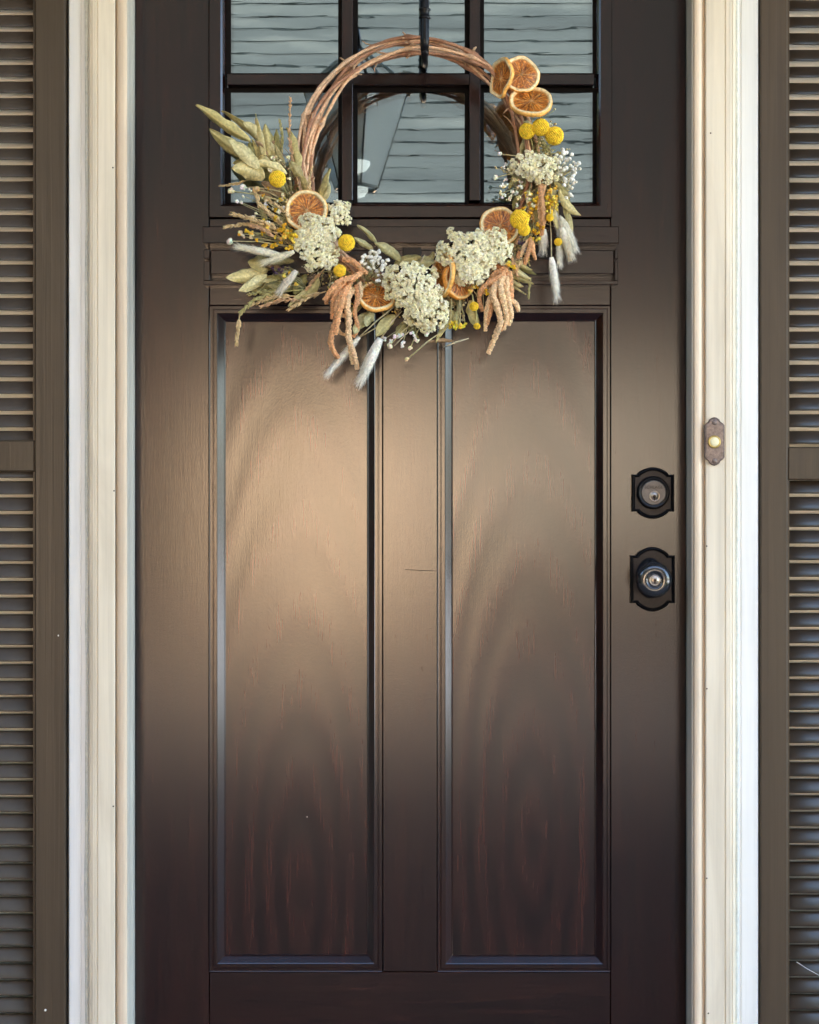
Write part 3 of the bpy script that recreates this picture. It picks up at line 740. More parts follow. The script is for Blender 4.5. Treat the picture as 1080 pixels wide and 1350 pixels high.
orange(700, 134, .132, 27.5, (-.02, -.78, .62), wav=.05, seed=3, thick=.007)
orange(404, 278, .128, 27, (-.08, -1, .10), wav=.05, seed=4, thick=.006)
orange(496, 391, .118, 25, (.12, -.80, .60), wav=.06, seed=5, thick=.0065)
orange(659, 298, .108, 26, (.16, -1, .22), wav=.05, seed=6)
orange(585, 362, .118, 30, (-.93, -.42, .02), wav=.07, seed=7, thick=.006)
orange(604, 370, .122, 24, (.60, -.80, .08), wav=.06, seed=8, thick=.009, vivid=1)

# ---- leaves
LC = {"olive": ((.25, .22, .07), (.70, .60, .26)), "pale": ((.50, .45, .20), (.86, .77, .42)), "yellow": ((.46, .38, .13), (.74, .64, .32)),
      'brown': ((.25, .15, .075), (.40, .27, .15)), 'green': ((.14, .14, .045), (.36, .33, .12)), 'sage': ((.34, .32, .15), (.66, .62, .32)), 'cream': ((.66, .60, .42), (.82, .77, .60))}
def leaf(b, t, w, kind='olive', h=(.10, .115), bend=0, roll=0.0, fold=.35, curl=.0, name='leaf', wav=.22, tipw=.9):
    b3, t3 = P(b[0], b[1], h[0]), P(t[0], t[1], h[1])
    d = t3-b3; L = d.length; sdv = d.normalized().cross(Vector((0, -1, 0))).normalized()
    mid = (b3+t3)/2+sdv*bend*S+Vector((0, -1, 0))*curl*L
    nt_, nu = 17, 7; v = []; cl = []; A, B = Vector(LC[kind][0]), Vector(LC[kind][1]); sd_ = U(0, 50); g = U(.68, 1.12)
    for i in range(nt_):
        u = i/(nt_-1); c = b3*(1-u)**2+mid*2*u*(1-u)+t3*u*u
        tg = ((mid-b3)*(1-u)+(t3-mid)*u).normalized()
        s0 = tg.cross(Vector((0, -1, 0))).normalized(); n0 = s0.cross(tg)
        ra = roll*(1+.6*(u-.5)); s1_ = s0*cos(ra)+n0*sin(ra); n1 = s1_.cross(tg)*-1
        ww = w*S*.43*(sin(pi*min(1, u**tipw*.97+.03))**.75)*(1+wav*noise.noise(Vector((sd_, u*5, 0))))+.0004
        for k in range(nu):
            e = -1+2*k/(nu-1)
            wv = noise.noise(Vector((sd_+e*.8, u*4.5, e)))*wav*w*S*abs(e)
            v.append(c+s1_*ww*e*(1-.12*fold*abs(e))+n1*(abs(e)*fold*ww+wv)+n1*0)
            f = .5+.5*noise.noise(Vector((sd_, u*3.3, e*1.7)))+.25*noise.noise(Vector((sd_+9, u*14, e*6)))
            if abs(e) < .1: f += .5
            if abs(e) > .9: f += .25
            vein = .86 if (int(u*26+abs(e)*4) % 3 == 0) else 1
            x = A.lerp(B, min(1, max(0, f)))*g*vein
            cl.append(tuple(min(1, q) for q in x))
    mb = MB(); mb.add(v, [(i*nu+k, i*nu+k+1, (i+1)*nu+k+1, (i+1)*nu+k) for i in range(nt_-1) for k in range(nu-1)], cl, True)
    return mb.build(name, M['leaf'], wr, solid=.0006)
def stem(pts, r=.0009, col=(.36, .33, .15), h=None, mb=None):
    q = [P(*p_) for p_ in pts]
    own = mb is None
    mb = mb or MB(); mb.tube(q, [r*1.1]+[r]*(len(q)-2)+[r*.8], 6, col, .1)
    if own: mb.build('stem', M['stem'], wr)
LV = [ # base, tip, width, kind, (h0,h1), bend, roll, fold
 ((330, 186), (259, 138), 19, 'olive', (.115, .13), -4, .5, .55), ((331, 207), (276, 170), 20, 'olive', (.12, .13), -6, .2, .35),
 ((341, 222), (302, 184), 22, 'pale', (.13, .14), 5, -.3, .3), ((352, 196), (292, 146), 15, 'olive', (.10, .11), 5, .9, .5), ((378, 230), (334, 214), 16, 'pale', (.13, .13), 6, .4, .4),
 ((348, 236), (306, 222), 27, 'yellow', (.125, .135), 10, .1, .3), ((349, 214), (337, 150), 15, 'yellow', (.11, .115), -5, .6, .6),
 ((355, 206), (350, 163), 21, 'olive', (.105, .11), 4, -.5, .5), ((366, 208), (364, 170), 14, 'green', (.10, .10), -4, .6, .5),
 ((343, 182), (321, 161), 14, 'pale', (.11, .12), 4, .2, .3), ((366, 212), (346, 178), 16, 'brown', (.10, .10), 6, .3, .5),
 ((392, 232), (378, 168), 17, 'olive', (.125, .12), 5, .5, .6), ((399, 232), (383, 212), 15, 'yellow', (.13, .13), -3, .2, .4), ((404, 258), (390, 222), 13, 'yellow', (.12, .125), 3, .8, .4),
 ((420, 262), (435, 222), 15, 'olive', (.12, .13), -4, .7, .5), ((422, 266), (433, 240), 12, 'pale', (.12, .125), 5, .2, .4), ((372, 262), (345, 240), 17, 'brown', (.10, .11), 4, .3, .5),
 ((360, 262), (330, 246), 13, 'brown', (.105, .11), -4, .9, .5), ((352, 302), (337, 262), 9, 'olive', (.10, .11), 3, .4, .4),
 # lower left
 ((353, 356), (298, 366), 22, 'yellow', (.105, .12), -5, .1, .3), ((352, 362), (315, 384), 18, 'pale', (.11, .12), -4, .4, .4), ((362, 346), (327, 345), 26, 'olive', (.10, .115), -3, -.2, .3),
 ((372, 366), (335, 380), 13, 'olive', (.10, .105), 4, .9, .3), ((392, 372), (368, 362), 17, 'sage', (.10, .11), 3, .2, .4), ((398, 392), (420, 366), 18, 'olive', (.115, .12), 5, .3, .35),
 ((388, 388), (404, 362), 17, 'green', (.105, .11), -3, .2, .4), ((420, 378), (380, 404), 10, 'yellow', (.11, .12), 4, .5, .4), ((380, 366), (345, 372), 14, 'green', (.09, .10), 0, .1, .3),
 # middle top
 ((497, 322), (471, 297), 8, 'sage', (.10, .12), 3, .5, .4), ((492, 328), (467, 313), 9, 'sage', (.10, .12), -2, .3, .4), ((529, 344), (494, 320), 15, 'sage', (.105, .12), 4, .2, .3), ((520, 348), (555, 338), 15, 'olive', (.10, .11), -3, .2, .3),
 ((545, 348), (573, 346), 17, 'sage', (.10, .11), -4, .2, .3), ((558, 350), (572, 332), 12, 'olive', (.10, .10), 3, .2, .3),
 # bottom
 ((489, 412), (467, 440), 17, 'sage', (.115, .13), 4, .3, .35), ((494, 414), (482, 430), 15, 'sage', (.12, .13), 3, .5, .3), ((522, 416), (496, 444), 19, 'olive', (.12, .13), 4, .3, .35),
 ((534, 424), (521, 444), 14, 'olive', (.11, .12), -3, .2, .3), ((542, 424), (552, 446), 13, 'green', (.10, .11), 3, .5, .4), ((600, 400), (568, 416), 12, 'green', (.09, .10), -3, .3, .3), ((606, 414), (575, 452), 9, 'olive', (.10, .11), 8, .3, .4), ((598, 450), (562, 452), 6, 'brown', (.10, .11), 3, .5, .4),
 ((621, 396), (632, 432), 16, 'olive', (.11, .12), 5, .3, .35), ((560, 400), (534, 430), 13, 'green', (.10, .10), -3, .4, .4), ((592, 406), (606, 432), 13, 'olive', (.10, .11), -3, .4, .4),
 ((478, 402), (455, 424), 12, 'olive', (.11, .12), 3, .5, .4),
 # right bundle
 ((672, 362), (704, 374), 8, 'olive', (.12, .135), -1, .2, .5), ((676, 352), (700, 368), 8, 'pale', (.12, .135), 1, .3, .5), ((684, 352), (707, 362), 7, 'green', (.11, .125), -1, .3, .4), ((672, 368), (690, 378), 8, 'yellow', (.12, .13), 1, .3, .4), ((680, 344), (702, 356), 7, 'olive', (.12, .13), 1, .3, .5), ((668, 370), (694, 388), 4, 'yellow', (.12, .13), 1, .3, .5),
 ((738, 250), (766, 284), 13, 'yellow', (.13, .135), 8, .3, .5), ((741, 248), (748, 292), 14, 'olive', (.125, .13), -6, .3, .4), ((733, 246), (736, 302), 15, 'yellow', (.12, .13), 5, .4, .4),
 ((748, 278), (750, 322), 13, 'yellow', (.125, .13), -5, .3, .4), ((738, 284), (756, 326), 12, 'cream', (.13, .135), -3, .3, .4), ((718, 244), (706, 300), 12, 'olive', (.10, .11), 3, .4, .4),
 ((700, 236), (676, 276), 12, 'green', (.10, .10), 3, .4, .4), ((708, 240), (720, 292), 13, 'brown', (.10, .11), -3, .4, .4), ((690, 220), (672, 250), 11, 'olive', (.09, .10), 3, .4, .4), ((690, 330), (676, 352), 12, 'brown', (.10, .11), 3, .4, .4), ((730, 238), (752, 262), 11, 'olive', (.12, .13), -3, .4, .4),
 ((700, 178), (684, 208), 10, 'sage', (.10, .10), 3, .3, .4), ((712, 182), (728, 214), 10, 'olive', (.10, .10), -3, .3, .4), ((704, 170), (690, 160), 9, 'sage', (.11, .12), 1, .3, .4)]
for (b, t_, w, kd, hh, bd, rl_, fo) in LV: leaf(b, t_, w, kd, hh, bd, rl_, fo)
for i in range(26):
    bx, by = random.choice([(345, 214), (358, 240), (352, 232), (368, 226), (378, 374), (366, 364), (380, 352)])
    a = U(95, 190) if by < 300 else U(165, 225); L = U(26, 48)
    leaf((bx+U(-9, 9), by+U(-9, 9)), (bx+L*cos(radians(a)), by-L*sin(radians(a))), U(10, 19), random.choice(['olive', 'pale', 'yellow', 'olive', 'green', 'brown']), (.095, U(.10, .118)), U(-5, 5), U(-.4, 1.0), U(.3, .7))
# random smaller filler leaves and sprigs under the flowers
def zone(z):
    """random point on the flowered arcs: photo px and outward direction"""
    a = U(*z); dr = U(-12, 16); x = RC[0]+(RX+dr)*cos(radians(a)); y = RC[1]-(RY+dr)*sin(radians(a)); return x, y, a
for i in range(74):
    z = random.choice([(178, 232), (205, 262), (238, 300), (300, 348), (345, 372)])
    x, y, a = zone(z); od = a+U(-55, 55); L = U(16, 30)
    if 262 < a < 285 and R() < .5: continue
    leaf((x, y), (x+L*cos(radians(od)), y-L*sin(radians(od))), U(7, 13), random.choice(['olive', 'green', 'brown', 'green', 'yellow', 'sage']), (.085, U(.085, .105)), U(-4, 4), U(-.6, .8), .4)
mb = MB()
for i in range(560):
    z = random.choice([(180, 235), (205, 262), (238, 300), (300, 348), (345, 380)])
    x, y, a = zone(z); od = a+U(-60, 60); L = U(14, 42); dx, dy = L*cos(radians(od)), -L*sin(radians(od)); h0, h1 = U(.075, .10), U(.085, .12)
    c_ = random.choice([(.36, .33, .15), (.24, .24, .09), (.45, .36, .18), (.30, .20, .11), (.2, .13, .08)])
    mb.tube([P(x, y, h0), P(x+dx*.5+U(-3, 3), y+dy*.5+U(-3, 3), (h0+h1)/2+.003), P(x+dx, y+dy, h1)], [.0009, .0008, .0005], 5, c_, .1)
    if R() < .6:
        for q in range(random.randint(2, 6)):
            f = U(.5, 1.05); mb.blob(P(x+dx*f+U(-3, 3), y+dy*f+U(-3, 3), h0+(h1-h0)*f+U(-.003, .003)), U(.8, 1.7)*S, random.choice([(.72, .62, .34), (.55, .42, .2), (.8, .76, .55), (.62, .45, .1), (.3, .22, .12)]), .3, (1, 1, 1.3), 0)
tag(mb.build('filler_sprigs', M['stem'], wr), kind='stuff')

# ---- yarrow heads
def yarrow(cx, cy, h, rx, ry, n_sub, tilt=0, hole=None, col=(1.0, .93, .69), nf=28, shape=None, seed=0):
    c = P(cx, cy, h); subs = []; tries = 0
    ct, stt = cos(radians(tilt)), sin(radians(tilt))
    while len(subs) < n_sub and tries < 6000:
        tries += 1; u, w = U(-1, 1), U(-1, 1)
        rad_ = sqrt(u*u+w*w)
        if rad_ > .92+.55*noise.noise(Vector((u*2.2, w*2.2, seed*3.7))): continue
        if any((u-a)**2*rx*rx+(w-b)**2*ry*ry < (7.4)**2 for a, b in subs): continue
        if hole and (u-hole[0])**2+(w-hole[1])**2 < hole[2]**2: continue
        subs.append((u, w))
    root = MB(); fl = MB(); base = P(cx, cy, h-.04)
    for (u, w) in subs:
        x, y = u*rx, w*ry; px, py = cx+x*ct-y*stt, cy+x*stt+y*ct
        dome = sqrt(max(0, 1-min(1, u*u+w*w)*.85)); hh = h-.022+.024*dome+U(-.003, .003)
        p_ = P(px, py, hh); out = Vector((u*.6*ct-w*.6*stt, -dome, -(u*.6*stt+w*.6*ct))).normalized()
        root.tube([base, (base+p_)/2-Vector((0, .004, 0)), p_-out*.004], [.0012, .0009, .0008], 5, (.42, .42, .22), .1)
        rs = U(4.6, 6.8)*S; g0 = U(.93, 1.06); fl.blob(p_-out*rs*.3, rs*.62, (.62, .54, .30), .08, (1, 1, 1), 1)  # darker core blob paints the shade between the florets
        for q in range(nf):
            d = Vector((U(-1, 1), U(-1, 1), U(-1, 1)))
            if d.length > 1 or d.length < .1: d = d.normalized()*U(.5, 1)
            if d.dot(out) < -.25: d = d-2*d.dot(out)*out
            pp = p_+d*rs; g = g0*U(.9, 1.1); yl = U(.82, 1.08)
            cc = (min(.93, col[0]*g), min(.93, col[1]*g), min(.9, col[2]*g*yl))
            # a floret: three to four tiny rounded petals
            nn = (out+d*.6).normalized(); a = nn.cross(Vector((.3, .2, .9))).normalized(); b = nn.cross(a); th0 = U(0, 6)
            rf = U(1.15, 1.7)*S
            for k in range(4):
                th = th0+k*pi/2+U(-.2, .2); dd = a*cos(th)+b*sin(th); e = nn.cross(dd)
                o0 = pp; tip = pp+dd*rf*1.35+nn*rf*U(.1, .9)
                fl.add([o0, pp+dd*rf*.8+e*rf*.62+nn*rf*.45, tip, pp+dd*rf*.8-e*rf*.62+nn*rf*.45, pp+dd*rf*.8-nn*rf*.15], [(0, 1, 4), (1, 2, 4), (2, 3, 4), (3, 0, 4), (0, 3, 2, 1)], cc, False)
            if R() < .7: fl.blob(pp+nn*rf*.4, rf*.34, (.88, .76, .42), .2)
    o = root.build('yarrow_head', M['stem'], wr); tag(fl.build('yarrow_florets', M['petal'], o), kind='stuff')
yarrow(414, 322, .138, 31, 34, 34, 0, None, seed=1)
yarrow(443, 285, .132, 16, 17, 12, seed=2)
yarrow(418, 305, .142, 26, 22, 22, seed=3)
yarrow(545, 376, .146, 36, 29, 46, 20, (-.1, .15, .12), seed=4)
yarrow(561, 407, .138, 30, 25, 30, 30, seed=5)
yarrow(619, 332, .146, 39, 27, 50, 0, (.12, -.55, .15), seed=6)
yarrow(653, 327, .140, 20, 24, 20, seed=7)
yarrow(622, 357, .140, 22, 21, 20, seed=8)
yarrow(695, 217, .138, 20, 17, 18, seed=9)
yarrow(715, 221, .140, 20, 16, 18, 10, seed=10)
yarrow(436, 345, .130, 9, 8, 6, seed=11)

# ---- billy buttons
def billy(px, py, h, r, st_to=None):
    c = P(px, py, h); mb = MB(); mb.blob(c, r*S*.9, (.62, .40, .03), .02, (1, 1, 1), 2)
    n = int(120+r*14); ga = pi*(3-5**.5)
    for i in range(n):
        z = 1-2*(i+.5)/n; q = sqrt(1-z*z); d = Vector((q*cos(ga*i), q*sin(ga*i), z)); rr = r*S*(.93+.05*R())
        g = U(.85, 1.12); mb.blob(c+d*rr, r*S*.125, (min(1, 1.0*g), .68*g, .05), .2)
    o = mb.build('billy_button', M['petal'], wr)
    if st_to: MB().tube([c, (c+P(*st_to))/2+Vector((.002, 0, .003)), P(*st_to)], [.0012, .0011, .0011], 6, (.5, .46, .2), .1).build('stem', M['stem'], o)
for a in [(695, 173, .13, 9.6, (704, 205, .10)), (713, 168, .135, 10.4, (706, 205, .10)), (731, 179, .132, 11, (712, 210, .10)), (366, 236, .145, 10, (380, 262, .10)),
          (457, 320, .145, 10, (440, 330, .10)), (685, 289, .14, 11.5, (700, 262, .10)), (691, 303, .138, 7.5, None), (448, 357, .142, 7.5, None),
          (625, 404, .14, 5.5, (618, 380, .11)), (629, 430, .135, 4, (624, 395, .11)), (725, 287, .135, 4.5, (724, 262, .12)), (736, 319, .135, 4.8, None)]: billy(*a)

# ---- amaranth
def amaranth(pts, r=4.6, col=(.62, .34, .16), end=1.0):
    pts = [P(*p_) for p_ in pts]
    # resample with Catmull-Rom
    out = []
    q = [pts[0]]+pts+[pts[-1]]
    for i in range(1, len(q)-2):
        for s_ in range(10):
            t = s_/10; a, b, c, d = q[i-1], q[i], q[i+1], q[i+2]
            out.append(.5*((2*b)+(c-a)*t+(2*a-5*b+4*c-d)*t*t+(3*b-a-3*c+d)*t**3))
    out.append(pts[-1]); m_ = len(out); g0 = U(.88, 1.15); col = tuple(min(1, x*g0) for x in col)
    rad = [r*S*.86*(.75+.3*min(1, i/6))*(1-.45*(i/(m_-1))**3*end)*U(.85, 1.15) for i in range(m_)]
    mb = MB(); mb.tube(out, [x*.84 for x in rad], 9, tuple(x*.8 for x in col), .10)
    for i in range(m_):
        for k in range(11):
            th = U(0, 6.28); p0 = out[i].lerp(out[min(i+1, m_-1)], R())
            tg = (out[min(i+1, m_-1)]-out[max(i-1, 0)]).normalized(); a = tg.cross(Vector((.1, -1, .2))).normalized(); b = tg.cross(a)
            g = U(.75, 1.28); mb.blob(p0+(a*cos(th)+b*sin(th))*rad[i]*.80, r*S*U(.16, .24), tuple(min(1, x*g) for x in col), .25)
    mb.build('amaranth_tassel', M['fuzz'], wr)
TA, TB = (.78, .43, .22), (.90, .63, .38)
H = .13
for (pts, r, c_) in [
  ([(478, 358, H), (466, 366, H+.01), (448, 371, H+.012), (436, 384, H+.008), (428, 396, H)], 4.6, TA),
  ([(452, 342, H), (466, 345, H+.005), (476, 355, H+.005), (484, 360, H)], 4.2, TA),
  ([(462, 367, H), (448, 378, H+.006), (440, 396, H+.004), (438, 420, H-.002)], 4.4, TA),
  ([(466, 368, H), (446, 396, H+.01), (444, 420, H+.006), (438, 440, H), (437, 456, H-.006), (446, 472, H-.012)], 4.8, TA),
  ([(460, 374, H), (452, 392, H+.012), (446, 420, H+.01), (443, 440, H)], 4.8, TA), ([(456, 380, H), (436, 388, H), (430, 400, H-.01)], 4.0, TA),
  ([(462, 378, H), (458, 400, H+.004), (460, 424, H+.004), (460, 446, H-.002), (468, 470, H-.012), (471, 486, H-.02)], 4.8, TB),
  ([(468, 382, H), (458, 396, H), (459, 420, H-.004), (462, 460, H-.014), (465, 480, H-.02)], 4.2, TB),
  ([(470, 376, H), (472, 390, H+.004), (468, 412, H), (472, 432, H-.006), (466, 444, H-.01)], 3.6, TA), ([(474, 372, H), (476, 386, H+.004), (472, 402, H)], 3.4, TB),
  ([(444, 428, H-.01), (448, 438, H-.014), (456, 442, H-.016)], 2.8, TB), ([(455, 400, H), (448, 412, H), (458, 418, H), (463, 412, H)], 3.2, TB),
  # right tassel
  ([(668, 356, H), (658, 366, H+.008), (640, 376, H+.008), (632, 392, H), (636, 410, H-.006)], 4.2, TA),
  ([(664, 362, H), (652, 378, H+.01), (644, 400, H+.004), (641, 418, H-.004), (640, 436, H-.01)], 4.2, TB),
  ([(662, 364, H), (650, 384, H+.014), (655, 404, H+.01), (660, 424, H), (652, 446, H-.01), (644, 466, H-.018)], 5.2, TB),
  ([(666, 360, H), (660, 376, H+.014), (664, 398, H+.01), (668, 418, H+.002), (664, 434, H-.008)], 4.6, TB),
  ([(670, 362, H), (668, 380, H+.01), (672, 402, H+.006), (674, 416, H), (671, 428, H-.008)], 4.4, TB),
  ([(672, 358, H), (674, 380, H+.006), (674, 396, H), (672, 402, H-.004)], 4.0, TA), ([(672, 396, H+.002), (680, 400, H+.002), (684, 410, H-.004)], 3.8, TB),
  ([(660, 372, H), (650, 392, H+.004), (646, 414, H), (642, 428, H-.008)], 3.8, TA), ([(658, 384, H-.006), (658, 410, H-.008), (661, 436, H-.012)], 4.2, TA),
  ([(668, 352, H-.004), (660, 358, H), (650, 364, H), (646, 378, H-.004)], 5.2, TA), ([(648, 380, H), (642, 386, H), (636, 384, H)], 3.0, TB), ([(655, 350, H-.006), (664, 358, H), (670, 366, H)], 5.0, (.42, .17, .07)),
  # right upper
  ([(712, 236, H-.01), (714, 262, H), (716, 288, H+.002), (714, 310, H-.006)], 4.6, TA), ([(718, 244, H-.01), (712, 270, H-.004), (713, 296, H-.004)], 4.0, TB), ([(699, 314, H-.006), (699, 326, H), (694, 340, H-.004), (692, 349, H-.01)], 3.6, TA),
  ([(702, 318, H-.006), (703, 330, H), (706, 342, H-.008)], 3.2, TA), ([(696, 316, H-.006), (690, 328, H-.004), (687, 338, H-.01)], 3.0, TB), ([(683, 340, H-.01), (686, 330, H-.01)], 3.4, TA)]:
    amaranth(pts, r, c_)

# ---- bunny tails
def bunny(b, t, w, h, col=(.92, .90, .80), stem_to=None):
    b3, t3 = P(b[0], b[1], h), P(t[0], t[1], h-.006); d = (t3-b3); L = d.length; tg = d.normalized(); a = tg.cross(Vector((.05, -1, .1))).normalized(); e = tg.cross(a)
    mb = MB(); n = 12; pts = [b3+d*(i/(n-1)) for i in range(n)]
    prof = [w*S*.5*(.25+.75*sin(pi*min(1, .12+.80*(i/(n-1))))**.8)*(1-.35*(i/(n-1))**4) for i in range(n)]
    mb.tube(pts, [x*.78 for x in prof], 10, tuple(x*.9 for x in col), .1)
    for i in range(int(700+L*3000)):
        u = R()**.9; k = min(n-1, int(u*(n-1))); th = U(0, 6.28); r0 = prof[k]*.7; rd = a*cos(th)+e*sin(th)
        p0 = b3+d*u+rd*r0; ln = U(.006, .013)*(1.5 if u > .85 else 1); dr = (tg*U(.8, 1.2)+rd*U(.18, .5)+Vector((U(-1, 1), U(-1, 1), U(-1, 1)))*.12).normalized()
        wv = dr.cross(rd).normalized()*U(.00022, .0004); g = U(.8, 1.16)
        mb.add([p0-wv, p0+wv, p0+dr*ln], [(0, 1, 2)], tuple(min(.95, x*g) for x in col))
    o = mb.build('bunny_tail', M['fuzz'], wr)
    if stem_to: MB().tube([b3+tg*.002, (b3+P(*stem_to))/2+Vector((.001, 0, 0)), P(*stem_to)], [.0011, .001, .001], 6, (.55, .47, .28), .08).build('stem', M['stem'], o)
bunny((502, 446), (474, 502), 17, .118, stem_to=(520, 420, .11)); bunny((494, 462), (480, 496), 13, .125); bunny((474, 444), (434, 491), 11, .112, stem_to=(503, 428, .11))
bunny((727, 339), (734, 390), 12, .125, stem_to=(725, 284, .118)); bunny((717, 302), (716, 327), 13, .118); bunny((740, 300), (752, 336), 14, .130, (.84, .80, .66)); bunny((744, 290), (758, 325), 8, .126)
bunny((737, 318), (738, 344), 8, .122); bunny((730, 274), (737, 304), 8, .122); bunny((372, 337), (316, 326), 12, .135, (.86, .82, .66)); bunny((388, 332), (352, 345), 10, .138, (.85, .79, .60)); bunny((391, 357), (370, 383), 12, .135, (.80, .73, .60))

# ---- grain sprays
def grain(pts, col=(.66, .49, .24), r=2.2, dens=1.0, from_=.25, name='grain_ear', hair=0):
    pts = [P(*p_) for p_ in pts]; out = []; q = [pts[0]]+pts+[pts[-1]]
    for i in range(1, len(q)-2):
        for s_ in range(8):
            t = s_/8; a, b, c, d = q[i-1], q[i], q[i+1], q[i+2]; out.append(.5*((2*b)+(c-a)*t+(2*a-5*b+4*c-d)*t*t+(3*b-a-3*c+d)*t**3))
    out.append(pts[-1]); m_ = len(out); mb = MB(); mb.tube(out, [.0011]*(m_-1)+[.0005], 6, tuple(x*.8 for x in col), .1)
    for i in range(int(m_*from_), m_):
        for k in range(max(1, int(4*dens))):
            tg = (out[min(i+1, m_-1)]-out[max(i-1, 0)]).normalized(); a = tg.cross(Vector((0, -1, .01))).normalized(); b = tg.cross(a)
            th = U(0, 6.28); rd = a*cos(th)+b*sin(th); dr = (tg*1.0+rd*U(.25, .55)).normalized(); rm = rotm(dr, (.3, .5, .2)); g = U(.75, 1.25)
            taper = 1-.5*(i/(m_-1))
            mb.blob(out[i]+rd*r*S*.6*taper+dr*r*S*.6+tg*U(-.001, .002), r*S*.85*taper+.0004, tuple(min(1, x*g) for x in col), .2, (.42, .42, 1.6), 0, rm)
            if hair and R() < hair:
                p0 = out[i]+rd*r*S*.6+dr*r*S; wv = Vector((.0003, 0, .0002)); mb.add([p0-wv, p0+wv, p0+dr*U(.006, .014)], [(0, 1, 2)], col)
    mb.build(name, M['fuzz'], wr)
TN, PK, OL = (.70, .52, .28), (.66, .42, .24), (.50, .45, .20)
for a in [([(398, 262, .12), (388, 218, .12), (382, 180, .12), (383, 132, .115)], PK, 2.6), ([(388, 325, .12), (360, 300, .13), (335, 290, .13), (306, 282, .125)], TN, 3.4), ([(382, 322, .12), (350, 300, .125), (325, 296, .12), (298, 299, .12)], TN, 3.0),
          ([(392, 316, .12), (365, 290, .13), (345, 272, .13), (338, 256, .125)], TN, 3.2), ([(400, 304, .12), (372, 276, .13), (352, 262, .125)], TN, 2.6), ([(372, 318, .13), (350, 304, .135), (332, 298, .13)], PK, 2.8),
          ([(400, 382, .12), (362, 386, .12), (335, 397, .12), (318, 412, .118)], OL, 3.2), ([(398, 390, .115), (360, 392, .12), (332, 402, .115)], TN, 2.8), ([(404, 396, .12), (372, 396, .12), (346, 404, .115)], PK, 2.8), ([(382, 380, .11), (352, 384, .115), (330, 388, .11)], OL, 2.6),
          ([(430, 384, .12), (408, 392, .12), (382, 407, .118)], TN, 3.2), ([(316, 413, .112), (315, 425, .11), (313, 440, .108), (312, 453, .106)], TN, 2.6),
          ([(330, 236, .11), (312, 242, .11), (292, 245, .108)], TN, 1.8), ([(412, 262, .12), (408, 245, .125), (411, 222, .12)], TN, 2.2), ([(406, 262, .12), (402, 240, .12)], PK, 1.8),
          ([(430, 352, .11), (412, 372, .115), (398, 392, .11)], PK, 2.4), ([(742, 300, .125), (748, 322, .128), (751, 340, .125)], TN, 2.6), ([(726, 240, .11), (724, 262, .118), (722, 288, .115)], (.72, .42, .12), 3.2), ([(700, 244, .11), (698, 266, .118), (703, 290, .115)], (.66, .40, .14), 2.6),
          ([(352, 210, .105), (344, 186, .108), (338, 160, .105)], TN, 2.0), ([(372, 205, .10), (372, 180, .10), (369, 160, .10)], OL, 2.0), ([(700, 366, .12), (698, 380, .122), (697, 392, .12)], OL, 1.5), ([(668, 330, .12), (678, 348, .126), (684, 368, .122)], PK, 2.8), ([(690, 340, .12), (684, 350, .126), (676, 360, .122)], TN, 2.4)]:
    grain(a[0], a[1], a[2], 1.0, .25)

# ---- baby's breath, strawflower buds, yellow sprigs, lavender
def dots(name, root, centre, spread, n, rr, cols, h, hs=.012, mat='petal', stemcol=(.48, .46, .26), fl=False):
    mb = MB(); r0 = P(*root)
    for i in range(n):
        a = U(0, 6.28); q = sqrt(R()); px, py = centre[0]+spread[0]*q*cos(a), centre[1]+spread[1]*q*sin(a); p_ = P(px, py, h+U(-hs, hs)*.6)
        mid_ = r0.lerp(p_, .55)+Vector((U(-1, 1), 0, U(-1, 1)))*.004
        mb.tube([r0, mid_, p_], [.0007, .0006, .0004], 4, stemcol, .1)
        c_ = random.choice(cols); r_ = U(*rr)*S
        if fl:
            for k in range(5):
                d = Vector((U(-1, 1), U(-1, .2), U(-1, 1))).normalized(); mb.blob(p_+d*r_*.6, r_*.5, tuple(x*U(.85, 1.1) for x in c_), .25)
        else: mb.blob(p_, r_, c_, .15, (1, 1, 1), 1)
    mb.build(name, M[mat], wr)
WT = [(.86, .85, .78), (.80, .78, .66), (.88, .86, .80)]; YL = [(.80, .52, .04), (.84, .60, .10), (.72, .42, .03)]; CR = [(.84, .76, .50), (.80, .66, .36)]
dots('babys_breath', (720, 250, .10), (748, 224), (17, 22), 34, (1.6, 2.7), WT, .128)
dots('babys_breath', (715, 255, .10), (742, 212), (18, 16), 18, (1.8, 2.9), WT, .12)
dots('babys_breath', (726, 262, .10), (750, 248), (12, 14), 16, (1.6, 2.8), WT, .125)
dots('babys_breath', (700, 240, .10), (668, 226), (16, 14), 9, (2.0, 3.0), CR+WT, .12, fl=True)
dots('babys_breath', (706, 232, .10), (676, 252), (18, 20), 16, (2.6, 4.2), CR+WT, .122, fl=True)
dots('babys_breath', (480, 375, .10), (494, 344), (18, 15), 40, (1.7, 2.8), WT, .128)
dots('babys_breath', (490, 372, .10), (504, 364), (8, 16), 18, (1.7, 2.8), WT, .126)
dots('babys_breath', (545, 415, .10), (528, 448), (26, 12), 10, (2.8, 4.2), CR+WT, .12, fl=True)
dots('babys_breath', (400, 300, .10), (345, 268), (42, 26), 20, (1.8, 3.2), CR+WT, .125, fl=True)
dots('babys_breath', (385, 260, .10), (372, 222), (20, 24), 12, (2.0, 3.6), CR, .12, fl=True)
dots('yellow_sprig', (400, 315, .10), (358, 306), (26, 22), 22, (2.6, 4.2), YL, .13, fl=True)
dots('yellow_sprig', (390, 320, .10), (322, 309), (13, 6), 8, (2.6, 4.0), YL+CR, .128, fl=True)
dots('yellow_sprig', (398, 310, .10), (378, 318), (14, 12), 10, (3.0, 4.6), YL, .136, fl=True)
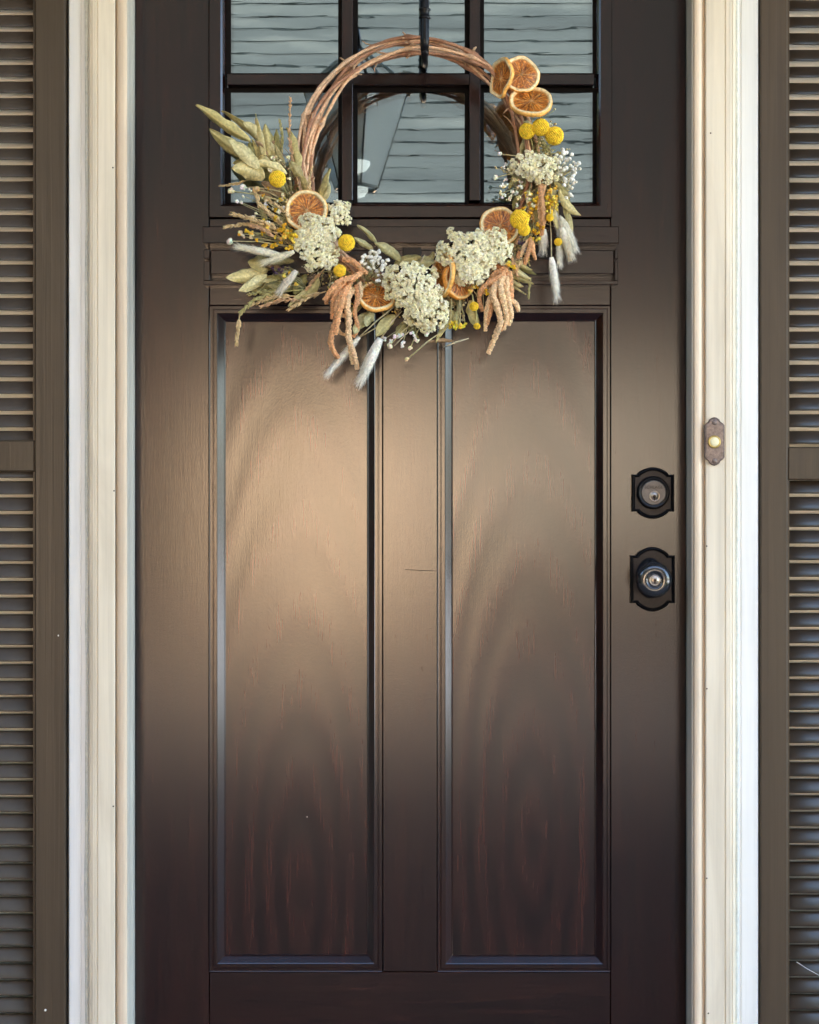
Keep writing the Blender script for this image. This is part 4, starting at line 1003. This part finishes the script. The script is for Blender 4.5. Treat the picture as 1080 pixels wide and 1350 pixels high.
dots('yellow_sprig', (400, 300, .10), (366, 262), (22, 18), 12, (2.2, 3.6), YL+CR, .122, fl=True)
dots('yellow_sprig', (405, 380, .10), (388, 368), (16, 14), 5, (2.4, 3.6), YL, .13, fl=True)
dots('yellow_sprig', (605, 395, .12), (602, 430), (12, 6), 8, (3.0, 4.4), [(.84, .66, .06), (.80, .60, .04)], .125, fl=True)
dots('yellow_sprig', (625, 370, .12), (632, 384), (12, 14), 6, (2.4, 3.6), YL, .135, fl=True)
dots('yellow_sprig', (712, 240, .10), (722, 262), (16, 20), 26, (2.6, 4.2), YL, .125, fl=True)
dots('yellow_sprig', (704, 245, .10), (698, 268), (16, 16), 16, (2.6, 4.4), YL+CR, .125, fl=True)
dots('yellow_sprig', (704, 290, .10), (708, 306), (12, 12), 10, (2.6, 4.2), YL, .128, fl=True)
dots('yellow_sprig', (680, 330, .10), (672, 350), (6, 5), 3, (3.2, 4.4), YL, .136, fl=True)
dots('lavender_sprig', (395, 362, .10), (372, 357), (16, 7), 26, (1.4, 2.4), [(.09, .05, .11), (.13, .08, .15), (.06, .035, .06)], .112, fl=True)
dots('lavender_sprig', (700, 300, .10), (688, 322), (6, 12), 18, (1.4, 2.4), [(.14, .09, .17), (.20, .15, .22), (.08, .05, .08)], .118, fl=True)
dots('lavender_sprig', (470, 380, .09), (466, 350), (10, 8), 14, (1.4, 2.2), [(.06, .03, .05), (.1, .05, .07)], .10, fl=True)
# long single-bud stems and bare stalks in view
for (b, t_, r_, c_) in [((560, 420, .11), (541, 459, .12), 3, CR[0]), ((570, 422, .11), (563, 441, .12), 3.8, WT[0]), ((590, 432, .11), (537, 474, .12), 3.2, CR[1]), ((545, 425, .11), (514, 456, .12), 4, CR[0]), ((382, 325, .12), (303, 318, .125), 4.6, WT[1]),
                         ((382, 268, .12), (305, 252, .12), 4.4, CR[0]), ((380, 255, .11), (320, 247, .12), 4.2, WT[0]), ((370, 262, .11), (338, 250, .12), 5.0, (.75, .55, .28)), ((700, 214, .11), (659, 203, .12), 3, WT[0]), ((705, 228, .11), (653, 234, .12), 3.6, WT[1]),
                         ((596, 382, .12), (594, 432, .125), 2.6, YL[0]), ((606, 384, .12), (607, 428, .125), 2.6, YL[1]), ((700, 240, .11), (697, 264, .12), 4, CR[0])]:
    mb = MB(); a, b2 = P(*b), P(*t_); mb.tube([a, (a+b2)/2+Vector((0, -.003, .003)), b2], [.001, .001, .0008], 6, (.56, .50, .28), .1)
    for k in range(7):
        d = Vector((U(-1, 1), U(-1, .2), U(-1, 1))).normalized(); mb.blob(b2+d*r_*S*.45, r_*S*.62, tuple(min(.95, x*U(.85, 1.1)) for x in c_), .2)
    mb.build('budded_stem', M['petal'], wr)
for (b, t_) in [((520, 404, .115), (474, 444, .115)), ((530, 410, .115), (506, 438, .118)), ((618, 446, .11), (585, 458, .112)), ((560, 336, .10), (552, 352, .10)), ((545, 432, .11), (520, 456, .115))]:
    MB().tube([P(*b), P((b[0]+t_[0])/2, (b[1]+t_[1])/2-1, b[2]+.004), P(*t_)], [.001, .0011, .0008], 6, (.60, .54, .38), .1).build('stem', M['stem'], wr)
print('triangles', sum(len(o.data.polygons) for o in SC.objects if o.type == 'MESH'), 'objects', len(SC.objects))
